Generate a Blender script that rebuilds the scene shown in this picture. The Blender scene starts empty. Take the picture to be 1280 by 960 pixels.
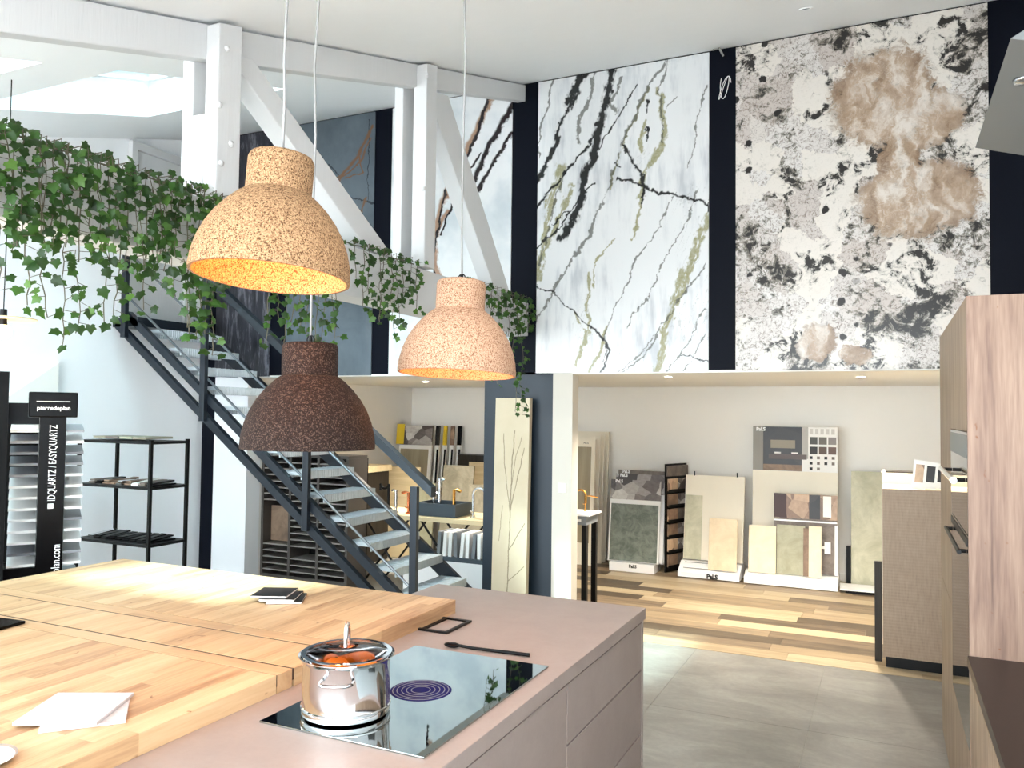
import bpy, bmesh, math, random
from mathutils import Vector, Matrix, Euler
random.seed(7)
C = bpy.context.scene.collection
scene = bpy.context.scene
PI = math.pi

# ---------------------------------------------------------------- camera, world, sun, exposure
def make_camera():
    cd = bpy.data.cameras.new('camera'); co = bpy.data.objects.new('camera', cd); C.objects.link(co)
    yaw, pitch, roll = (math.radians(a) for a in (25.05, 2.09, 0.65))
    f = Vector((-math.sin(yaw)*math.cos(pitch), math.cos(yaw)*math.cos(pitch), math.sin(pitch)))
    r = Vector((math.cos(yaw), math.sin(yaw), 0)); u = r.cross(f)
    r2 = r*math.cos(roll) + u*math.sin(roll); u2 = -r*math.sin(roll) + u*math.cos(roll)
    m = Matrix((r2, u2, -f)).transposed().to_4x4(); m.translation = (0, 0, 1.8)
    co.matrix_world = m
    cd.sensor_fit = 'HORIZONTAL'; cd.sensor_width = 36; cd.lens = 36*1005/1280
    cd.clip_start = 0.05; cd.clip_end = 100
    scene.camera = co
make_camera()
w = bpy.data.worlds.new('sky'); scene.world = w; w.use_nodes = True
bg = w.node_tree.nodes['Background']; bg.inputs[0].default_value = (0.86, 0.95, 1.0, 1); bg.inputs[1].default_value = 3.6
sl = bpy.data.lights.new('sun', 'SUN'); so = bpy.data.objects.new('sun', sl); C.objects.link(so)
sl.energy = 4.5; sl.angle = math.radians(4); sl.color = (1, 0.97, 0.92)
so.rotation_euler = Vector((0.66, 0.50, -1)).to_track_quat('-Z', 'Y').to_euler()
so.location = (-8, -2, 8)
vs = scene.view_settings
vs.view_transform = 'Standard'; vs.look = 'None'; vs.gamma = 1; vs.use_curve_mapping = False
vs.exposure = 1.78

# ---------------------------------------------------------------- node helper
class S:
    def __init__(s, t, k): s.t, s.k = t, k
    def _m(s, op, *a, clamp=False):
        n = s.t.nodes.new('ShaderNodeMath'); n.operation = op; n.use_clamp = clamp
        for i, v in enumerate((s,)+a):
            if isinstance(v, S): s.t.links.new(v.k, n.inputs[i])
            else: n.inputs[i].default_value = v
        return S(s.t, n.outputs[0])
    def __add__(s, o): return s._m('ADD', o)
    def __sub__(s, o): return s._m('SUBTRACT', o)
    def __mul__(s, o): return s._m('MULTIPLY', o)
    def __truediv__(s, o): return s._m('DIVIDE', o)
    def min(s, o): return s._m('MINIMUM', o)
    def max(s, o): return s._m('MAXIMUM', o)
    def abs(s): return s._m('ABSOLUTE')
    def frac(s): return s._m('FRACT')
    def floor(s): return s._m('FLOOR')
    def pw(s, e): return s._m('POWER', e)
    def ss(s, a, b):               # smooth ramp from a (0) to b (1); a > b inverts
        n = s.t.nodes.new('ShaderNodeMapRange'); n.interpolation_type = 'SMOOTHSTEP'
        inv = a > b
        if inv: a, b = b, a
        n.inputs[1].default_value = a; n.inputs[2].default_value = b
        n.inputs[3].default_value = 1.0 if inv else 0.0; n.inputs[4].default_value = 0.0 if inv else 1.0
        s.t.links.new(s.k, n.inputs[0]); return S(s.t, n.outputs[0])
class M:
    def __init__(s, name, rough=0.5, metal=0.0, spec=0.5):
        s.m = bpy.data.materials.new(name); s.m.use_nodes = True; s.t = s.m.node_tree
        s.b = s.t.nodes['Principled BSDF']; s.set('Roughness', rough); s.set('Metallic', metal); s.set('Specular IOR Level', spec)
    def set(s, k, v):
        if isinstance(v, S): s.t.links.new(v.k, s.b.inputs[k])
        elif isinstance(v, tuple) and len(v) == 3: s.b.inputs[k].default_value = (*v, 1)
        else: s.b.inputs[k].default_value = v
        return s
    def n(s, typ): return s.t.nodes.new('ShaderNode'+typ)
    def P(s):                       # object coordinates
        if not hasattr(s, '_p'): s._p = S(s.t, s.n('TexCoord').outputs['Object'])
        return s._p
    def mp(s, scale=(1,1,1), rot=(0,0,0), loc=(0,0,0), src=None):
        n = s.n('Mapping'); n.inputs['Scale'].default_value = scale; n.inputs['Rotation'].default_value = rot; n.inputs['Location'].default_value = loc
        s.t.links.new((src or s.P()).k, n.inputs[0]); return S(s.t, n.outputs[0])
    def noise(s, sc=5, det=3, ro=0.5, dist=0, src=None, col=False):
        n = s.n('TexNoise'); n.inputs['Scale'].default_value = sc; n.inputs['Detail'].default_value = det
        n.inputs['Roughness'].default_value = ro; n.inputs['Distortion'].default_value = dist
        s.t.links.new((src or s.P()).k, n.inputs['Vector']); return S(s.t, n.outputs['Color' if col else 'Fac'])
    def vor(s, sc=5, feat='F1', src=None, out='Distance'):
        n = s.n('TexVoronoi'); n.feature = feat; n.inputs['Scale'].default_value = sc
        s.t.links.new((src or s.P()).k, n.inputs['Vector']); return S(s.t, n.outputs[out])
    def rnd(s): return S(s.t, s.n('ObjectInfo').outputs['Random'])
    def xyz(s, src=None):
        n = s.n('SeparateXYZ'); s.t.links.new((src or s.P()).k, n.inputs[0]); return [S(s.t, o) for o in n.outputs]
    def v(s, op, a, b=None, scale=None):
        n = s.n('VectorMath'); n.operation = op
        for i, q in enumerate((a, b)):
            if q is None: continue
            if isinstance(q, S): s.t.links.new(q.k, n.inputs[i])
            else: n.inputs[i].default_value = q
        if scale is not None:
            if isinstance(scale, S): s.t.links.new(scale.k, n.inputs['Scale'])
            else: n.inputs['Scale'].default_value = scale
        return S(s.t, n.outputs['Value' if op in ('LENGTH', 'DOT_PRODUCT') else 'Vector'])
    def mix(s, f, a, b, mode='MIX'):
        n = s.n('Mix'); n.data_type = 'RGBA'; n.blend_type = mode
        for i, q in ((0, f), (6, a), (7, b)):
            if isinstance(q, S): s.t.links.new(q.k, n.inputs[i])
            elif isinstance(q, tuple): n.inputs[i].default_value = (*q, 1) if len(q) == 3 else q
            else: n.inputs[i].default_value = q
        return S(s.t, n.outputs[2])
    def ramp(s, f, stops):
        n = s.n('ValToRGB'); e = n.color_ramp.elements
        while len(e) < len(stops): e.new(0.5)
        for el, (p, c) in zip(e, stops): el.position = p; el.color = (*c, 1)
        s.t.links.new(f.k, n.inputs[0]); return S(s.t, n.outputs[0])
    def col(s, c): return s.set('Base Color', c)
    def bump(s, h, strength=0.3, dist=0.01):
        n = s.n('Bump'); n.inputs['Strength'].default_value = strength; n.inputs['Distance'].default_value = dist
        s.t.links.new(h.k, n.inputs['Height']); s.t.links.new(n.outputs[0], s.b.inputs['Normal']); return s
def sr(r, g, b):                    # sRGB 0-255 to linear
    f = lambda c: (c/255/12.92 if c <= 10 else ((c/255+0.055)/1.055)**2.4)
    return (f(r), f(g), f(b))
def flat(name, rgb, rough=0.5, metal=0.0, var=0.0, sc=6):
    m = M(name, rough, metal)
    if var:
        k = m.noise(sc, 4, 0.6)
        m.col(m.mix(k, tuple(c*(1-var) for c in rgb), tuple(min(1, c*(1+var)) for c in rgb)))
    else: m.col(rgb)
    return m

# ---------------------------------------------------------------- materials
def m_wood_paint():
    m = M('painted_timber', 0.55, spec=0.3); k = m.noise(1.0, 4, 0.65, 0.4, src=m.mp((30, 30, 2.2))); n = m.noise(3, 3)
    m.col(m.mix(n, sr(206, 206, 206), sr(216, 216, 216))); m.bump(k, 0.35, 0.006); return m
T = {}
ORD = ['first', 'second', 'third', 'fourth', 'fifth', 'sixth', 'seventh', 'eighth', 'ninth']
T['white'] = m_wood_paint()
T['ceil'] = flat('ceiling_paint', sr(246, 247, 248), 0.7, var=0.015)
T['wallw'] = flat('wall_paint', sr(249, 250, 252), 0.6, var=0.015)
T['niche'] = flat('niche_paint', sr(240, 237, 231), 0.65, var=0.015)
T['navy'] = flat('navy_paint', sr(6, 10, 22), 0.6, var=0.08)
T['pier'] = flat('blue_grey_paint', sr(20, 35, 48), 0.45, var=0.08)
T['navy'].set('Specular IOR Level', 0.12); T['pier'] = T['pier']
T['black'] = flat('black_metal', sr(6, 6, 7), 0.4)
T['black'].set('Specular IOR Level', 0.25)
T['blackm'] = flat('matt_black', sr(4, 4, 5), 0.6)
T['gloss_black'] = flat('gloss_black', sr(2, 2, 4), 0.25)
T['gloss_black'].set('Specular IOR Level', 0.15); T['blackm'].set('Specular IOR Level', 0.15)
T['anthracite'] = flat('anthracite_steel', sr(24, 31, 40), 0.38, 0.2, var=0.1)
T['railtop'] = flat('brushed_rail', sr(38, 44, 50), 0.3, 0.4, var=0.1, sc=30)
T['rod'] = flat('steel_rod', sr(120, 125, 130), 0.3, 0.8)
T['steel'] = flat('polished_steel', sr(222, 222, 224), 0.07, 1.0)
T['chrome'] = flat('chrome', sr(215, 218, 220), 0.12, 1.0)
T['gold'] = flat('brushed_gold', sr(222, 164, 84), 0.25, 1.0)
T['copper'] = flat('copper', sr(200, 120, 80), 0.25, 1.0)
T['plastic_w'] = flat('white_plastic', sr(240, 240, 240), 0.35)
T['cream'] = flat('cream_board', sr(238, 230, 212), 0.6, var=0.03)
T['paper'] = flat('paper', sr(242, 240, 236), 0.6)
T['hood'] = flat('hood_grey', sr(112, 114, 114), 0.45, 0.2)
T['grey_box'] = flat('grey_box', sr(120, 124, 128), 0.5)
T['cable'] = flat('grey_cable', sr(150, 148, 146), 0.5)
T['text_w'] = flat('white_print', sr(250, 250, 250), 0.5)
T['text_k'] = flat('black_print', sr(15, 15, 15), 0.5)
T['yellow'] = flat('yellow_print', sr(224, 190, 40), 0.5)
T['orange'] = flat('orange_peel', sr(250, 140, 20), 0.4, var=0.15, sc=30)
T['stem'] = flat('ivy_stem', sr(90, 84, 66), 0.7)

def m_tread():
    m = M('galvanised_grating', 0.35, 0.75); k = m.noise(14, 4, 0.6); s = m.xyz()[1]
    r = (s*40).frac().ss(0.35, 0.65)
    m.col(m.mix(k, sr(176, 184, 190), sr(214, 220, 224))); m.bump(r, 0.8, 0.01); return m
T['tread'] = m_tread()
def m_cork(name, a, b, c):
    m = M(name, 0.85, spec=0.2)
    k = m.noise(230, 2, 0.6); s = m.vor(330, out='Color'); sx = m.xyz(s)[0]
    g = m.mix(k.ss(0.35, 0.65), a, b)
    g = m.mix(sx.ss(0.74, 0.86), g, c)
    m.col(g); m.bump(k, 0.5, 0.004); return m
T['cork'] = m_cork('light_cork', sr(132, 98, 70), sr(178, 144, 108), sr(90, 62, 38))
T['cork2'] = m_cork('pale_cork', sr(158, 122, 98), sr(192, 158, 132), sr(122, 84, 60))
T['corkd'] = m_cork('dark_cork', sr(22, 14, 12), sr(40, 27, 23), sr(72, 58, 50))

def m_wood(name, stops, axis='z', grain=1.0, rough=0.5, knots=0.0, rnd=0.0, line=0.25):
    m = M(name, rough, spec=0.35)
    sc = {'x': (1.2, 16, 16), 'y': (16, 1.2, 16), 'z': (16, 16, 1.2)}[axis]
    sf = {'x': (6, 90, 90), 'y': (90, 6, 90), 'z': (90, 90, 6)}[axis]
    p = m.P()
    if rnd:
        off = m.n('CombineXYZ'); r = m.rnd()
        for i in range(3): m.t.links.new((r*(37.0+11*i)).k, off.inputs[i])
        p = m.v('ADD', p, S(m.t, off.outputs[0]))
    a = m.noise(1.0*grain, 4, 0.6, 0.6, src=m.mp(sc, src=p)); b = m.noise(1.0, 2, 0.6, src=m.mp(sf, src=p))
    f = a*0.75 + b*line
    if rnd: f = f + (m.rnd()-0.5)*rnd
    c = m.ramp(f, stops)
    if knots:
        ks = {'x': (1.5, 5, 5), 'y': (5, 1.5, 5), 'z': (5, 5, 1.5)}[axis]
        q = m.v('ADD', m.mp(ks, src=p), m.noise(9, 2, src=p, col=True), None)
        kd = m.vor(2.3, src=q)
        c = m.mix(kd.ss(0.10, 0.02)*knots, c, sr(120, 76, 44))
    m.col(c); m.bump(b, 0.12, 0.003); return m
T['oak'] = m_wood('oak_veneer', [(0.25, sr(84, 66, 56)), (0.5, sr(128, 102, 88)), (0.75, sr(156, 130, 112))], 'z', knots=0.8, line=0.4)
T['oakf'] = m_wood('oak_front', [(0.25, sr(112, 94, 78)), (0.5, sr(146, 125, 104)), (0.75, sr(176, 154, 130))], 'z', grain=1.4)
T['butcher'] = m_wood('butcher_block', [(0.25, sr(156, 118, 86)), (0.5, sr(198, 162, 122)), (0.75, sr(214, 184, 144))], 'y', knots=0.85, rnd=0.26, line=0.32, rough=0.4)
T['strip'] = m_wood('butcher_strip', [(0.2, sr(168, 130, 98)), (0.5, sr(198, 162, 122)), (0.8, sr(210, 180, 142))], 'x', rnd=0.3, rough=0.4)
T['plank'] = m_wood('floor_plank', [(0.12, sr(84, 72, 58)), (0.35, sr(122, 104, 84)), (0.6, sr(152, 132, 104)), (0.88, sr(178, 160, 130))], 'x', rnd=0.95, rough=0.42)
T['woodlight'] = m_wood('light_wood', [(0.25, sr(196, 176, 136)), (0.75, sr(226, 208, 170))], 'x')
T['woodgrey'] = m_wood('grey_wood', [(0.25, sr(140, 128, 104)), (0.75, sr(176, 164, 138))], 'z')
T['rough_dark'] = m_wood('dark_sample', [(0.25, sr(20, 18, 16)), (0.75, sr(58, 50, 42))], 'z')

def m_island():
    m = M('taupe_laminate', 0.42, spec=0.4); a = m.noise(7, 6, 0.65, 0.4); b = m.noise(70, 3, 0.6)
    m.col(m.mix(a*0.7+b*0.3, sr(140, 127, 121), sr(166, 152, 145))); m.bump(b, 0.06, 0.002); return m
T['island'] = m_island()
def m_tile():
    m = M('grey_tile', 0.30, spec=0.5)
    p = m.v('ADD', m.P(), S(m.t, m.n('ObjectInfo').outputs['Location']))
    a = m.noise(1.6, 6, 0.68, 0.7, src=m.mp((1, 2.2, 1), src=p)); b = m.noise(28, 4, 0.6, src=p)
    m.col(m.ramp(a*0.8+b*0.2, [(0.3, sr(106, 103, 98)), (0.5, sr(128, 125, 119)), (0.7, sr(152, 149, 142))])); return m
T['tile'] = m_tile()
def m_brown_panel():
    m = M('brown_textile_veneer', 0.5, spec=0.35); x, y, z = m.xyz()
    w_ = ((z*45).frac()-0.5).abs()*2; n = m.noise(20, 4, 0.6, src=m.mp((4, 4, 0.6))); n2 = m.noise(2, 2, src=m.mp((3, 3, 1)))
    m.col(m.mix(n*0.6+w_*0.25*n2+0.1, sr(122, 100, 82), sr(186, 164, 142))); return m
T['brown_panel'] = m_brown_panel()
def m_leaf():
    m = M('ivy_leaf', 0.45, spec=0.3); r = (m.rnd()+S(m.t, m.n('NewGeometry').outputs['Random Per Island'])).frac(); n = m.noise(25, 2)
    c = m.ramp(r, [(0.0, sr(14, 32, 11)), (0.45, sr(30, 60, 22)), (0.8, sr(52, 88, 34)), (1.0, sr(88, 122, 54))])
    m.col(m.mix(n*0.35, c, sr(24, 48, 18))); m.set('Subsurface Weight', 0.0)
    t = m.n('BsdfTranslucent'); t.inputs[0].default_value = (*sr(110, 160, 60), 1)
    mx = m.n('MixShader'); mx.inputs[0].default_value = 0.15
    m.t.links.new(m.b.outputs[0], mx.inputs[1]); m.t.links.new(t.outputs[0], mx.inputs[2])
    m.t.links.new(mx.outputs[0], m.t.nodes['Material Output'].inputs[0]); return m
T['leaf'] = m_leaf()
def m_glass(name, tint, gloss):
    m = M(name); t = m.n('BsdfTransparent'); t.inputs[0].default_value = (*tint, 1)
    g = m.n('BsdfGlossy'); g.inputs['Roughness'].default_value = 0.02
    fr = m.n('Fresnel'); fr.inputs[0].default_value = gloss
    mx = m.n('MixShader'); m.t.links.new(fr.outputs[0], mx.inputs[0])
    m.t.links.new(t.outputs[0], mx.inputs[1]); m.t.links.new(g.outputs[0], mx.inputs[2])
    m.t.links.new(mx.outputs[0], m.t.nodes['Material Output'].inputs[0]); return m
T['skyglass'] = m_glass('skylight_glass', (0.80, 0.97, 1.0), 1.35)
T['glass'] = m_glass('clear_glass', (0.96, 0.97, 0.97), 1.45)
T['ovenpanel'] = flat('oven_panel_grey', sr(120, 122, 118), 0.4)
T['hob'] = flat('black_ceramic_glass', (0.40, 0.45, 0.45), 0.02, 1.0)
T['hobring'] = flat('blue_ring', sr(14, 16, 84), 0.6); T['hobring'].set('Specular IOR Level', 0.1)
T['ovenglass'] = flat('oven_glass', sr(16, 16, 17), 0.05); T['ovenglass'].set('IOR', 1.8)
def m_bulb(name, c, e):
    m = M(name); m.set('Emission Color', c).set('Emission Strength', e); return m
T['bulb'] = m_bulb('warm_bulb', (1, 0.5, 0.15), 8)
T['spotdisc'] = m_bulb('spot_disc', (1, 0.93, 0.8), 30)
def m_brown_marble():
    m = M('brown_marble', 0.35, spec=0.25); wp = m.v('ADD', m.mp((1, 0.35, 1), (0, 0, 0.9)), m.noise(3, 3, col=True), None)
    v = m.vor(1.3, 'DISTANCE_TO_EDGE', src=wp); n = m.noise(12, 5, 0.6)
    c = m.mix(n, sr(30, 21, 18), sr(46, 34, 29)); m.col(m.mix(v.ss(0.012, 0.0)*0.7, c, sr(196, 170, 156))); return m
T['bmarble'] = m_brown_marble()

# marble slabs: vein = polyline in slab coordinates (u right, v up, metres), every slab has its own drawing
def veins(m, p, lines):
    """scaled distance to a set of polylines [(width, [(u,v),...]), ...]; 1 = at the vein's rim"""
    out = None
    for wd, pts in lines:
        for (a, b) in zip(pts[:-1], pts[1:]):
            A = Vector((a[0], 0, a[1])); B = Vector((b[0], 0, b[1])); D = B-A
            ap = m.v('SUBTRACT', p, tuple(A))
            t = m.v('DOT_PRODUCT', ap, tuple(D/D.length_squared))._m('MULTIPLY', 1.0, clamp=True)
            q = m.v('SCALE', tuple(D), scale=t)
            d = m.v('LENGTH', m.v('SUBTRACT', ap, q))/wd
            out = d if out is None else out.min(d)
    return out
def flatp(m, src=None):            # drop the depth coordinate
    return m.v('MULTIPLY', src or m.P(), (1, 0, 1))
def warp(m, amp, sc, det=4):
    n = m.v('SUBTRACT', m.noise(sc, det, 0.65, src=flatp(m), col=True), (0.5, 0.5, 0.5))
    return m.v('ADD', flatp(m), m.v('MULTIPLY', n, (amp, 0, amp)))
def uv3(px):                        # drawing grid of the white slab (217 x 380 units) to metres
    o = []
    for x, y in px:
        yt = 103-(x-672)*0.18; o.append(((x-669)/217*1.486, (465-y)/(465-yt)*2.575))
    return o
WHITE_LINES = {
 'vein_black': [(0.034, [(768, 84), (760, 120), (747, 180), (735, 215), (724, 262), (706, 295)]), (0.022, [(735, 90), (714, 130), (694, 175), (671, 228)]), (0.030, [(730, 92), (716, 118), (708, 132)]),
   (0.012, [(752, 165), (715, 208), (690, 232), (668, 262)]), (0.008, [(800, 108), (765, 165), (745, 195)]), (0.007, [(722, 255), (700, 285), (668, 312)]), (0.006, [(724, 250), (735, 240), (748, 232)]), (0.006, [(718, 268), (705, 270), (690, 285)]),
   (0.010, [(777, 226), (790, 228), (811, 232), (827, 240), (856, 246), (884, 257)]), (0.009, [(783, 182), (797, 205), (811, 228), (812, 240), (807, 262)]), (0.012, [(811, 222), (811, 245)]), (0.007, [(770, 208), (780, 212)]),
   (0.009, [(741, 404), (758, 422), (763, 438), (757, 466)]), (0.005, [(669, 358), (692, 363), (705, 378), (722, 390), (741, 404)]), (0.005, [(852, 445), (866, 448), (884, 456)]), (0.008, [(813, 125), (812, 140)]), (0.006, [(814, 160), (813, 180)]), (0.006, [(884, 250), (884, 268)])],
 'vein_grey': [(0.011, [(836, 72), (815, 110), (790, 160), (778, 190), (768, 230), (727, 315), (692, 362), (668, 405)]), (0.006, [(884, 330), (862, 356), (838, 399), (806, 446), (785, 465)]), (0.006, [(884, 386), (866, 415), (853, 441), (840, 464)]), (0.005, [(884, 420), (858, 464)]),
   (0.005, [(850, 240), (835, 270), (818, 300), (797, 330), (775, 380), (762, 420), (757, 450)]), (0.004, [(872, 240), (850, 300), (815, 370), (790, 410)]), (0.006, [(690, 100), (678, 150), (670, 200)]), (0.007, [(836, 74), (829, 115), (834, 150), (830, 180)]), (0.004, [(850, 120), (838, 140)]),
   (0.012, [(745, 90), (738, 120), (725, 150), (722, 180)]), (0.010, [(778, 95), (775, 110), (765, 130), (775, 140)]), (0.005, [(882, 110), (870, 170), (860, 210)]), (0.004, [(820, 420), (800, 445), (780, 464)]), (0.010, [(700, 225), (690, 270), (675, 330)])],
 'vein_olive': [(0.034, [(700, 215), (688, 250), (680, 300), (670, 348)]), (0.020, [(716, 235), (700, 272), (678, 325)]), (0.018, [(828, 112), (834, 140), (836, 160), (828, 190), (812, 222), (806, 245)]), (0.024, [(884, 272), (867, 316), (853, 352), (842, 390), (834, 425), (826, 466)]), (0.010, [(880, 300), (860, 345), (848, 385)]),
   (0.008, [(815, 112), (790, 162), (778, 195), (766, 240)]), (0.010, [(741, 345), (736, 380), (741, 397), (735, 423), (722, 456)]), (0.008, [(764, 410), (752, 440), (742, 464)]), (0.010, [(809, 240), (804, 270), (797, 300)]), (0.012, [(812, 150), (806, 180), (808, 195)]), (0.006, [(770, 300), (750, 330), (745, 360)]), (0.006, [(722, 390), (735, 412)])]}
def m_white_slab():
    m = M('white_marble', 0.22)
    def at(n_): a = m.n('Attribute'); a.attribute_name = n_; return S(m.t, a.outputs['Fac'])
    st = m.noise(1, 4, 0.6, src=m.mp((14, 1, 2.2), (0, 0.42, 0), src=flatp(m))); cl = m.noise(1.6, 4, 0.6, src=flatp(m))
    c = m.mix((st*cl).ss(0.22, 0.44), sr(226, 226, 226), sr(190, 192, 196))
    k = m.noise(40, 3, 0.7, src=flatp(m))
    c = m.mix(at('vein_olive')*(k*0.8+0.5), c, sr(140, 134, 84)); c = m.mix(at('vein_grey'), c, sr(86, 86, 78)); c = m.mix(at('vein_black'), c, sr(26, 26, 28))
    return m.col(c)
def white_slab_mesh(W, Hh):
    import numpy as np
    rg = np.random.RandomState(4); nx, nz = 280, 480
    def fbm(u, v, sc, octs=4):
        o = 0; a = 1
        for _ in range(octs):
            g = rg.rand(64, 64)*2-1; x = u*sc % 63; y = v*sc % 63; i = x.astype(int); j = y.astype(int); fx = x-i; fy = y-j
            fx = fx*fx*(3-2*fx); fy = fy*fy*(3-2*fy); i1 = i+1; j1 = j+1
            o = o+a*(g[i, j]*(1-fx)*(1-fy)+g[i1, j]*fx*(1-fy)+g[i, j1]*(1-fx)*fy+g[i1, j1]*fx*fy); a *= .55; sc *= 2
        return o
    U, V = np.meshgrid(np.linspace(0, W, nx), np.linspace(0, Hh, nz), indexing='ij')
    pu = U+.022*fbm(U, V, 6)+.007*fbm(U, V, 38, 3); pv = V+.022*fbm(U, V, 6)+.007*fbm(U, V, 38, 3)
    fz = fbm(U*1.6, V*.8, 26, 4); fs = fbm((U-V*.42)*5, V*.6, 14, 4); out = {}
    thin = np.clip((np.abs(fbm((U-V*.42)*2.2+.05*fbm(U, V, 7), V*.22, 9, 3))*-1+.035)/.03, 0, 1)*np.clip(fbm(U, V, 2.2, 2)*2+.1, 0, 1)
    for key, lines in WHITE_LINES.items():
        best = np.full(U.shape, 1e9)
        for wd, px in lines:
            wd *= {'vein_black': .72, 'vein_grey': .8, 'vein_olive': .72}[key]; q = uv3(px)
            for (a, b) in zip(q[:-1], q[1:]):
                dx, dz = b[0]-a[0], b[1]-a[1]; t = np.clip(((pu-a[0])*dx+(pv-a[1])*dz)/(dx*dx+dz*dz), 0, 1)
                best = np.minimum(best, np.hypot(pu-a[0]-t*dx, pv-a[1]-t*dz)/wd)
        soft = {'vein_black': .55, 'vein_grey': .7, 'vein_olive': 1.0}[key]; e = best+fz*(.62 if key == 'vein_black' else 1.0)+fs*(.5 if key == 'vein_olive' else .25)
        out[key] = np.clip((1+soft-e)/soft, 0, 1)*{'vein_black': .97, 'vein_grey': .8, 'vein_olive': .9}[key]
        if key == 'vein_black': out['vein_grey_halo'] = np.clip((2.2-e)/1.4, 0, 1)*.4*(best < 2.6)
    out['vein_grey'] = np.maximum(np.maximum(out['vein_grey'], out.pop('vein_grey_halo')), thin*.35)
    co = np.stack([U, np.full(U.shape, -.012), V], -1).reshape(-1, 3); idx = np.arange(nx*nz).reshape(nx, nz)
    f = np.stack([idx[:-1, :-1], idx[1:, :-1], idx[1:, 1:], idx[:-1, 1:]], -1).reshape(-1, 4); n0 = nx*nz
    bc = [(0, -.0118, 0), (W, -.0118, 0), (W, 0, 0), (0, 0, 0), (0, -.0118, Hh), (W, -.0118, Hh), (W, 0, Hh), (0, 0, Hh)]
    bf = [[n0+i for i in q] for q in ((3,2,1,0),(4,5,6,7),(1,2,6,5),(2,3,7,6),(3,0,4,7))]
    me = bpy.data.meshes.new('stone_slab'); me.from_pydata(co.tolist()+bc, [], f.tolist()+bf)
    for k, v in out.items():
        at = me.attributes.new(k, 'FLOAT', 'POINT'); at.data.foreach_set('value', np.concatenate([v.reshape(-1), np.zeros(8)]).astype(np.float32))
    me.materials.append(T['s_white'].m); return me
def m_orange_slab():
    m = M('orange_veined_marble', 0.18); p = warp(m, 0.14, 5)
    blk = veins(m, p, [(0.030, [(1.27, 2.40), (1.02, 2.02), (0.85, 1.70)]), (0.020, [(1.27, 2.15), (1.05, 1.85), (0.84, 1.55)]),
                       (0.018, [(1.05, 2.57), (0.92, 2.20), (0.72, 1.80)]), (0.012, [(0.95, 2.0), (0.75, 1.75), (0.55, 1.3)]),
                       (0.012, [(0.60, 1.70), (0.47, 1.1), (0.50, 0.75)])])
    orn = veins(m, p, [(0.030, [(1.10, 2.57), (0.85, 2.12), (0.66, 1.82)]), (0.030, [(0.72, 1.9), (0.55, 1.55), (0.48, 1.2), (0.52, 0.9)]),
                       (0.020, [(0.35, 1.5), (0.5, 1.35), (0.62, 1.5)]), (0.02, [(0.04, 1.6), (0.12, 1.2), (0.02, 0.8)])])
    n = m.noise(20, 4, 0.7, src=flatp(m)); cl = m.noise(1.8, 4, 0.6, src=flatp(m))
    c = m.mix(cl.ss(0.4, 0.7), sr(226, 226, 226), sr(196, 202, 206))
    c = m.mix((orn+n*1.6-0.8).ss(1.5, 0.4)*0.85, c, sr(150, 104, 66))
    c = m.mix((blk+n*1.6-0.8).ss(1.3, 0.5), c, sr(34, 24, 28))
    return m.col(c)
def m_slate_slab():
    m = M('slate_blue_marble', 0.14); p = warp(m, 0.10, 6)
    orn = veins(m, p, [(0.016, [(1.02, 2.42), (0.86, 2.16), (0.66, 1.98), (0.50, 1.72)]), (0.010, [(1.0, 2.30), (0.88, 2.10), (0.72, 1.98), (0.6, 1.96)]), (0.008, [(0.86, 2.16), (0.92, 1.98), (0.70, 1.94)]),
                       (0.012, [(0.95, 1.72), (0.86, 1.45), (0.80, 1.3)])])
    dk = veins(m, p, [(0.006, [(0.3, 2.3), (0.62, 1.98)]), (0.006, [(0.6, 1.8), (0.86, 1.72), (1.06, 1.66)]), (0.005, [(0.98, 2.5), (0.98, 1.7)])])
    cl = m.noise(1.5, 5, 0.65, 0.4, src=flatp(m)); n = m.noise(24, 4, 0.7, src=flatp(m))
    c = m.mix(cl, sr(54, 62, 69), sr(112, 122, 130))
    c = m.mix((dk+n*1.4-0.7).ss(1.3, 0.5)*0.8, c, sr(30, 34, 42)); c = m.mix((orn+n*2.4-1.2).ss(1.6, 0.3), c, sr(112, 82, 62))
    return m.col(c)
def m_dark_slab():
    m = M('charred_dark_marble', 0.3); s = m.noise(1, 6, 0.7, 1.6, src=m.mp((9, 1, 1.3), (0, 0.25, 0), src=flatp(m)))
    k = m.noise(14, 5, 0.7, src=m.mp((3, 1, 0.6), src=flatp(m)))
    m.col(m.ramp(s*0.7+k*0.3, [(0.35, sr(22, 22, 28)), (0.52, sr(52, 52, 60)), (0.6, sr(112, 112, 120)), (0.7, sr(40, 40, 46))])); return m
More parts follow.
